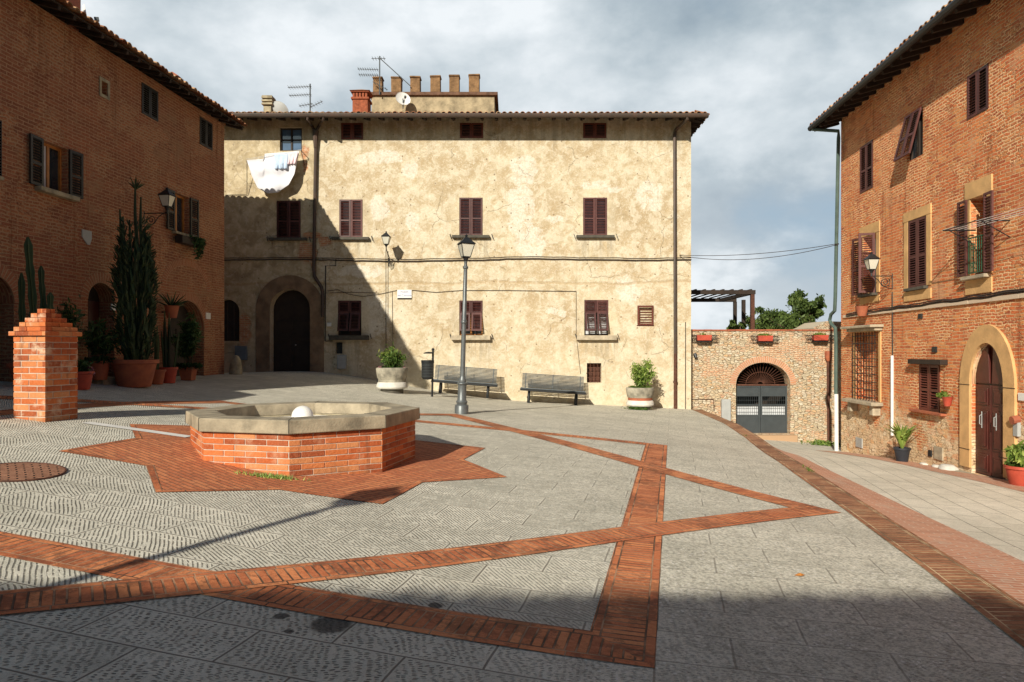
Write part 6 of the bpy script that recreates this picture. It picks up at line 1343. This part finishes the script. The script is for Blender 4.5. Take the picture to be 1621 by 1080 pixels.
# laundry on the attic window line
yl = YF-.38
def lp_(u, v, y=yl): return Vector(((u-CX)/F*y, y, CZ+(HY-v)/F*y))
o = thing('clothes_line', tuple(lp_(480, 240, YF)), 'clothes line on iron arms under the small attic window', 'clothes line')
mb = MB()
mb.tube([lp_(391, 254), lp_(391, 308, YF-.05), lp_(357, 309, YF-.04)], .012, 4); mb.tube([lp_(391, 254), lp_(393, 256, YF)], .014, 5); mb.tube([lp_(477, 238), lp_(478, 240, YF)], .014, 5); mb.tube([lp_(477, 238), lp_(482, 262, YF)], .01, 5); mb.build('arm', 'metal_black', o)
mb = MB(); mb.tube([lp_(390, 254), lp_(477, 238)], .006, 4); mb.tube([lp_(390, 252, yl+.18), lp_(477, 237, yl+.18)], .006, 4); mb.build('line', 'white_paint', o)
def cloth(name, m, label, top, bot, y, folds, depth=.05, nu=40, nv=20, cat='laundry'):
    mb = MB(); vs = []
    for i in range(nu+1):
        s_ = i/nu; a = (np.interp(s_, [t_[0] for t_ in top], [t_[1] for t_ in top]), np.interp(s_, [t_[0] for t_ in top], [t_[2] for t_ in top]))
        b = (np.interp(s_, [t_[0] for t_ in bot], [t_[1] for t_ in bot]), np.interp(s_, [t_[0] for t_ in bot], [t_[2] for t_ in bot]))
        for j in range(nv+1):
            t_ = j/nv; u, v = a[0]+(b[0]-a[0])*t_, a[1]+(b[1]-a[1])*t_; yy = y+depth*math.sin(folds*t_*PI*(1+.6*math.sin(s_*PI)) )*math.sin(s_*PI)+.03*math.sin(s_*17+t_*3)*t_
            vs.append(lp_(u, v, yy))
    fs = [(i*(nv+1)+j, (i+1)*(nv+1)+j, (i+1)*(nv+1)+j+1, i*(nv+1)+j+1) for i in range(nu) for j in range(nv)]
    mb.mesh(vs, fs); ob = mb.build(name, m, None, smooth=True, base=tuple(lp_(top[0][1], top[0][2], y))); so = ob.modifiers.new('solid', 'SOLIDIFY'); so.thickness = .006; tag(ob, label, cat); return ob
S = 12; bot = [(0, 392, 258), (.12, 398, 277), (.27, 408, 298), (.42, 424, 306.5), (.58, 440, 305), (.75, 457, 293), (.88, 466, 276), (1, 471, 252)]
cloth('bed_sheet', 'cotton', 'large white sheet sagging in a deep curve from the clothes line', [(0, 391, 254), (.34, 418, 251.5), (.36, 418.5, 243.5), (1, 474, 239.5)], bot, yl, 2.6, .035, 60, 40)
cloth('towel', 'cotton_blue', 'small pale blue cloth pegged over the white sheet', [(0, 434, 243), (1, 456, 243.5)], [(0, 435, 268), (1, 455, 267)], yl-.08, 1.5, .015, 10, 10)
cloth('towel', 'cotton_pink', 'small pinkish cloth pegged over the right end of the white sheet', [(0, 456.5, 243), (1, 472, 240)], [(0, 455, 260), (1, 468, 260)], yl-.08, 1.5, .015, 10, 10)

# flower boxes on the garden wall
def fbox(u, v, label, fl):
    x, z = WG.px(u, v); o = thing('flower_box', tuple(WG.at(x, .2, z)), label, 'flower box', 'flower boxes hung on the rubble wall'); mb = MB()
    mb.M = WG.Mx; mb.box((x, .17, z), (.50, .2, .20), taper=1.08); mb.M = None; mb.build('trough', 'terracotta_red', o, bevel=.01)
    mb = MB(); mb.M = WG.Mx
    for s_ in (-1, 1):
        for k_ in range(5): xx = x+s_*(.27+k_*.055); mb.tube([(xx, .0, z+.10), (xx, .22, z+.08-.012*k_), (xx+.02*s_, .26, z-.02), (xx, .04, z-.16)], .008, 4)
    mb.tube([(x-.52, .24, z+.09), (x+.52, .24, z+.09)], .010, 5); mb.tube([(x-.48, .22, z-.08), (x+.48, .22, z-.08)], .010, 5); mb.box((x, .14, z-.14), (.5, .24, .02)); mb.M = None; mb.build('holder', 'metal_black', o)
    mb = MB(); mb.shade = .5; leaves(mb, WG.at(x, .17, z+.12), (.24, .08, .05), fl, .06); mb.build('plants', 'leaf_light', o)
fbox(1112, 535, 'red flower box hung on the rubble wall nearest the plastered building', 30); fbox(1208, 536, 'red flower box hung above the arched gate, with yellow-green sprouts', 160); fbox(1295, 535, 'red flower box hung on the rubble wall above the dark downpipe', 120)
mb = MB(); x, z = WG.px(1099, 563); mb.M = WG.Mx; mb.tube([(x, 0, z+.06), (x, .1, z+.04), (x+.03, .16, z-.08)], [.03, .07, .05], 8); mb.M = None; tag(mb.build('spotlight', 'metal_black', None, base=WG.at(x, 0, z)), 'small dark spotlight on the rubble wall under the nearest flower box', 'lamp')

# ------------------------------------------------------------------ pots and cacti by the left house
def pot(loc, r_, h, label, m='terracotta', name='flower_pot', square=False, group='pots along the shaded brick house'):
    L = Vector(loc); o = thing(name, loc, label, 'pot', group); seg = 4 if square else 22; rt = PI/4 if square else 0
    mb = MB(); mb.lathe([(r_*.68, 0), (r_*.72, .02), (r_*.95, h*.84), (r_*1.06, h*.86), (r_*1.06, h), (r_*.94, h), (r_*.9, h*.85)], tuple(L), seg, rt, cap=True); mb.build('body', m, o, smooth=not square)
    mb = MB(); mb.lathe([(r_*.9, 0), (r_*.4, .015), (.005, .02)], tuple(L+Vector((0, 0, h*.86))), seg, rt); mb.build('soil', 'soil', o); return o
def lw(u, d_, f=zp):
    W2 = Wall((WL.O.x+WL.N.x*d_, WL.O.y+WL.N.y*d_), (WL.D.x, WL.D.y)); p = W2.at(W2.px(u, 555)[0], 0, 0); return Vector((p.x, p.y, zt(p.x, p.y)))
def at_px(u, v):  g = gp(u, v); return g
def column(mb, path, r_, ribs=5):
    path = [Vector(p) for p in path]; n = len(path); seg = ribs*2; vs = []
    for i, p in enumerate(path):
        tdir = (path[min(i+1, n-1)]-path[max(i-1, 0)]).normalized(); a = tdir.cross(Vector((0, 1, .1))).normalized(); b = tdir.cross(a); k_ = r_*(1 if i < n-1 else .35)*(.85+.15*math.sin(i*2.3))
        for q_ in range(seg): an = 2*PI*q_/seg; rad = k_*(1.0 if q_ % 2 == 0 else .62); vs.append(p+(a*math.cos(an)+b*math.sin(an))*rad)
    mb.mesh(vs, [(i*seg+q_, i*seg+(q_+1) % seg, (i+1)*seg+(q_+1) % seg, (i+1)*seg+q_) for i in range(n-1) for q_ in range(seg)]+[tuple((n-1)*seg+q_ for q_ in range(seg))])
g = lw(213, .95); g = Vector((g.x, g.y, g.z)); pot(tuple(g), .48, .62, 'huge terracotta pot holding the giant cactus', 'terracotta', 'large_pot')
Yc = g.y; pm = F/Yc; topz = CZ+(HY-296)/pm
o = thing('giant_cactus', (g.x, g.y, g.z+.5), 'giant many-stemmed cactus climbing to the lantern on the shaded brick house', 'cactus'); mb = MB(); mb.shade = .5
random.seed(11)
Ht = topz-g.z-.55
for i in range(95):
    a = random.uniform(0, 2*PI); r0 = random.uniform(0, .28); zst = random.choice((0, 0, .6, 1.2, 1.8, 2.3))*random.uniform(.8, 1.1)
    def prof(z): return float(np.interp(z, [0, .7, 2.0, 2.9, 3.5, Ht], [.32, .40, .45, .30, .18, .05]))
    hh = min(Ht*random.uniform(.62, .80), zst+random.uniform(.7, 1.6)); pts = []; ph = random.uniform(0, 6)
    for k_ in range(7):
        t_ = k_/6; z = zst+(hh-zst)*t_; rad = (r0+(prof(z)*random.uniform(.8, 1.1)-r0)*min(1, (t_*1.3+.2)))
        pts.append((g.x+math.cos(a)*rad+.04*math.sin(ph+k_*1.7), g.y+math.sin(a)*rad*.6+.03*math.cos(ph+k_*2), g.z+.52+z))
    mb.shade = random.random()*.9; column(mb, pts, random.uniform(.028, .045), 4)
for (dx, top_) in ((.03, Ht), (.16, Ht*.93), (-.32, Ht*.86), (-.25, Ht*.82), (-.1, Ht*.8), (.22, Ht*.75)):
    mb.shade = random.random()*.6; column(mb, [(g.x+dx*(.5+.5*k_/6)+.03*math.sin(k_*2), g.y, g.z+.6+top_*k_/6) for k_ in range(7)], .05, 5)
tp = Vector((g.x+.03, g.y, g.z+.6+Ht))
for i in range(26):
    a = random.uniform(0, 6.28); e_ = random.uniform(.1, 1.2); d_ = Vector((math.cos(a)*math.cos(e_), math.sin(a)*math.cos(e_), math.sin(e_)))*random.uniform(.1, .2); mb.shade = random.random(); mb.tube([tp-Vector((0, 0, .1)), tp+d_], [.02, .006], 4)
for i in range(700):
    z = random.uniform(.2, Ht*.82); a = random.uniform(0, 6.28); rad = float(np.interp(z, [0, .7, 2.0, 2.9, 3.5, Ht], [.33, .42, .47, .32, .2, .05])); p = Vector((g.x+math.cos(a)*rad, g.y+math.sin(a)*rad*.6, g.z+.5+z)); d_ = Vector((math.cos(a)*.6, math.sin(a)*.4, random.uniform(.2, 1.2))).normalized()*random.uniform(.05, .16); mb.shade = random.random(); mb.tube([p, p+d_*.5, p+d_], [.014, .012, .004], 4)
mb.build('stems', 'cactus', o)
# saguaro-like cactus behind the pillar
g2 = lw(48, .7); pot(tuple(g2), .35, .45, 'terracotta pot of the three-armed cactus, hidden behind the brick pillar', 'terracotta', 'large_pot'); o = thing('column_cactus', (g2.x, g2.y, g2.z+.4), 'tall three-armed column cactus rising behind the brick pillar', 'cactus'); pmm = g2.y/F
def cz(v): return CZ+(HY-v)*pmm
def cxx(u): return (u-CX)*pmm
for (us, r_) in (([(55, 600), (54, 520), (51, 460), (47, 420), (44, 375)], .085), ([(45, 600), (38, 540), (35, 500), (34, 432)], .07), ([(60, 590), (68, 520), (69, 480), (66, 450), (65, 421)], .065), ([(66, 560), (76, 510), (79, 490), (80, 463)], .07)):
    mb = MB(); mb.shade = .5; col_ = []
    for k_ in range(14):
        t_ = k_/13*(len(us)-1); i = min(int(t_), len(us)-2); f_ = t_-i; u = us[i][0]+(us[i+1][0]-us[i][0])*f_; v = us[i][1]+(us[i+1][1]-us[i][1])*f_; col_.append((cxx(u), g2.y, cz(v)))
    mb.shade = random.uniform(.5, .9); column(mb, col_, r_, 6); mb.build('arm', 'cactus', o)
def bushpot(u, d_, r_, h, fw, fh, plabel, slabel, m='terracotta', leafm_='leaf_shade', sq_=False, n=700, ls=.07, kind='bush', fl=0, z_off=0):
    g = lw(u, d_); g.z += z_off; pot(tuple(g), r_, h, plabel, m, square=sq_)
    L = g+Vector((0, 0, h*.9))
    if kind == 'bush': shrub(tuple(L), fw, fh, slabel, leafm_, n, ls, fl)
    else:
        o = thing('potted_cactus', tuple(L), slabel, 'cactus'); mb = MB(); mb.shade = .5
        for i in range(n): a = random.uniform(0, 6.28); q = random.uniform(0, fw*.4); hh = fh*random.uniform(.6, 1); mb.shade = random.random(); column(mb, [(L.x+math.cos(a)*q*(1+.2*k_), L.y+math.sin(a)*q, L.z-.05+hh*k_/5) for k_ in range(6)], .035, 4)
        mb.build('stems', 'cactus', o)
bushpot(128, 1.2, .22, .36, .42, .28, 'red plastic-looking pot of pale flowers right of the brick pillar', 'small pale-flowering plant right of the brick pillar', 'terracotta_red', n=320, ls=.05, fl=12)
bushpot(158, .45, .20, .42, .7, 1.0, 'tall narrow clay pot on the doorstep side', 'dark leafy plant beside the narrow arched door', 'terracotta', n=800, z_off=.1)
bushpot(248, .75, .20, .36, .2, 1.2, 'small clay pot between the giant cactus and the red pot', 'slim grey-green cactus beside the giant cactus', 'terracotta', kind='cactus', n=4)
bushpot(267, .70, .21, .40, .34, 1.6, 'red clay pot beneath the hanging aloe', 'cluster of tall thin cactus columns beneath the hanging aloe', 'terracotta_red', kind='cactus', n=9)
bushpot(298, .55, .26, .36, .75, 1.55, 'square banded clay pot in front of the wide arched door', 'tall dark climber-like shrub in front of the wide arched door', 'terracotta', sq_=True, n=1700)
bushpot(100, .5, .2, .4, .9, 1.5, 'clay pot against the brick wall behind the pillar', 'loose leafy shrub behind the brick pillar', 'terracotta', n=1100, ls=.07)
# hanging aloe pot
x, z = WL.px(256, 494); p = WL.at(x, .28, z); o = thing('wall_pot', tuple(p), 'clay wall pot with a spiky aloe between the giant cactus and the wide arch', 'pot'); mb = MB(); mb.lathe([(.12, -.16), (.18, .14), (.2, .16), (.17, .16)], tuple(p), 18); mb.build('body', 'terracotta', o, smooth=True)
mb = MB(); mb.tube([p+Vector((-.0, 0, 0)), WL.at(x, 0, z)], .02, 5); mb.build('bracket', 'metal_black', o)
mb = MB(); mb.shade = .5
for i in range(22): a = random.uniform(0, 6.28); e_ = random.uniform(.3, 1.3); L_ = random.uniform(.3, .6); d_ = Vector((math.cos(a)*math.cos(e_), math.sin(a)*math.cos(e_), math.sin(e_)))*L_; mb.shade = random.random(); mb.tube([p+Vector((0, 0, .1)), p+Vector((0, 0, .1))+d_*.6, p+Vector((0, 0, .06))+d_*1.05], [.022, .018, .004], 4)
mb.build('leaves', 'cactus', o)
# window flower box
q = lrect(274, 303, 366, 299); x = (q[0]+q[1])/2; p = WL.at(x, .25, q[2]-.2); o = thing('flower_box', tuple(p), 'dark window box with trailing plants under the orange-framed window', 'flower box'); mb = MB(); wbox(mb, WL, q[0]-.05, q[1]+.25, .08, .30, q[2]-.32, q[2]-.12); mb.build('trough', 'wood_dark', o, bevel=.01)
mb = MB(); mb.shade = .5
for i in range(420):
    xx = q[1]+random.gauss(-.05, .16); dz = -random.random()**1.5*.62; mb.shade = random.random(); leaves(mb, WL.at(xx, .33+random.uniform(-.08, .05), q[2]-.08+dz*max(0, 1-abs(xx-q[1]+.05)*2)), (.01, .01, .01), 1, .055, elong=2.5, up=.5)
mb.build('plants', 'leaf_shade', o)
# corner bollard
c = WL.at(s1+.05, .35, 0); mb = MB(); zc_ = zt(c.x, c.y); mb.lathe([(.20, -.1), (.19, .2), (.16, .42), (.09, .56), (.01, .60)], (c.x, c.y, zc_), 14); tag(mb.build('stone_bollard', 'stone', None, smooth=True, base=(c.x, c.y, zc_)), 'worn stone guard bollard at the corner of the shaded brick house', 'bollard')

# ------------------------------------------------------------------ street side things on the right
def swr(u, d_):
    W2 = Wall((WR.O.x+WR.N.x*d_, WR.O.y+WR.N.y*d_), (WR.D.x, WR.D.y)); p = W2.at(W2.px(u, 555)[0], 0, 0); return Vector((p.x, p.y, float(zs(np.array(p.x), np.array(p.y)))))
g = swr(1428, .38); pot(tuple(g), .17, .32, 'small black pot at the foot of the sunlit brick house', 'pot_black', group='pots along the sunlit brick house')
o = thing('strap_leaf_plant', (g.x, g.y, g.z+.28), 'bright green strap-leaved plant in the black pot by the white conduit', 'plant'); mb = MB(); mb.shade = .5
for i in range(95):
    a = random.uniform(0, 6.28); L_ = random.uniform(.35, .75); lean = random.uniform(.15, .75); w_ = .035; b0 = Vector((g.x, g.y, g.z+.27)); d_ = Vector((math.cos(a), math.sin(a), 0)); sd2 = Vector((-d_.y, d_.x, 0))*w_; mb.shade = random.uniform(.3, 1)
    p1 = b0+d_*L_*lean*.4+Vector((0, 0, L_*.6)); p2 = b0+d_*L_*lean*1.1+Vector((0, 0, L_*(1-lean*.35))); mb.face([b0-sd2*.5, b0+sd2*.5, p1+sd2, p1-sd2]); mb.face([p1-sd2, p1+sd2, p2])
mb.build('leaves', 'leaf_light', o)
g = swr(1617, .35); pot(tuple(g), .24, .34, 'red pot at the right of the arched brown door', 'terracotta_red', group='pots along the sunlit brick house'); shrub((g.x, g.y, g.z+.3), .5, .42, 'leafy green plant in the red pot by the brown door', 'leaf_light', 500, .07)
x, z = WR.px(1511, 634); p = WR.at(x, .14, z); o = thing('wall_pot', tuple(p), 'tiny red wall pot with yellow-green leaves left of the brown door', 'pot'); mb = MB(); mb.lathe([(.06, -.12), (.1, .06), (.11, .07)], tuple(p), 12); mb.build('body', 'terracotta_red', o, smooth=True); mb = MB(); mb.shade = .5; leaves(mb, p+Vector((-.03, .1, .1)), (.12, .13, .09), 110, .05); mb.build('plants', 'leaf_light', o)
x, z = WR.px(1377, 491); p = WR.at(x, .2, z); o = thing('wall_pot', tuple(p), 'old terracotta pot on the ledge under the half open window', 'pot'); mb = MB(); mb.lathe([(.10, -.16), (.16, .08), (.17, .1), (.14, .1)], tuple(p), 14); mb.build('body', 'terracotta', o, smooth=True); mb = MB(); mb.tube([p-Vector((0, 0, .1)), WR.at(x, 0, z-.1)], .02, 5); mb.build('bracket', 'metal_black', o)
random.seed(5)
for i, (u, s_, lb) in enumerate(((1500, .17, 'large pale stone block lying at the foot of the wall by the doorstep'), (1462, .08, 'small rounded stone near the gas meter hatch'), (1482, .09, 'pale stone lump between the small stone and the large block'))):
    g = swr(u, .22); mb = MB(); mb.lathe([(s_*.6, -.05), (s_, .02), (s_*.95, s_*.4), (s_*.6, s_*.62), (.01, s_*.66)], tuple(g), 9, random.random()); ob = mb.build('stone_block', 'planter_pale', None, smooth=True, base=tuple(g)); tag(ob, lb, 'stone', 'loose stones along the sunlit house')
    for v_ in ob.data.vertices: v_.co.x *= random.uniform(.85, 1.1); v_.co.y *= random.uniform(1.1, 1.5)
g = gp(1267, 914); mb = MB(); mb.mesh([g+Vector(v) for v in ((-.05, 0, .01), (-.01, .02, .022), (.04, .005, .012), (.0, -.022, .014), (.0, 0, .03))], [(0, 4, 1), (1, 4, 2), (2, 4, 3), (3, 4, 0)])
tag(mb.build('dry_leaf', 'wood_orange', None, base=tuple(g)), 'single dry brown leaf lying on the pale rough paving', 'leaf')
mb = MB(); mb.shade = .5
for (u, v, w_, n_) in ((1281, 746, .10, 60), (1165, 690, .05, 14)):
    g = gp(u, v)
    for i in range(n_):
        y = g.y+random.gauss(0, w_*2); x = bx(y)+random.gauss(.05, .03)+.25*(u == 1281); z = zt(x, y); mb.shade = random.random(); leaves(mb, (x, y, z+random.uniform(.0, .05)), (.01, .01, .01), 1, .022, elong=3, up=.8)
tag(mb.build('weeds', 'leaf_light', None), 'thin weeds growing out of the brick border course', 'weeds', kind='stuff')
# strip helper property clean up
for o in bpy.data.objects:
    if '_o' in o: del o['_o']
print('objects', len(bpy.data.objects))
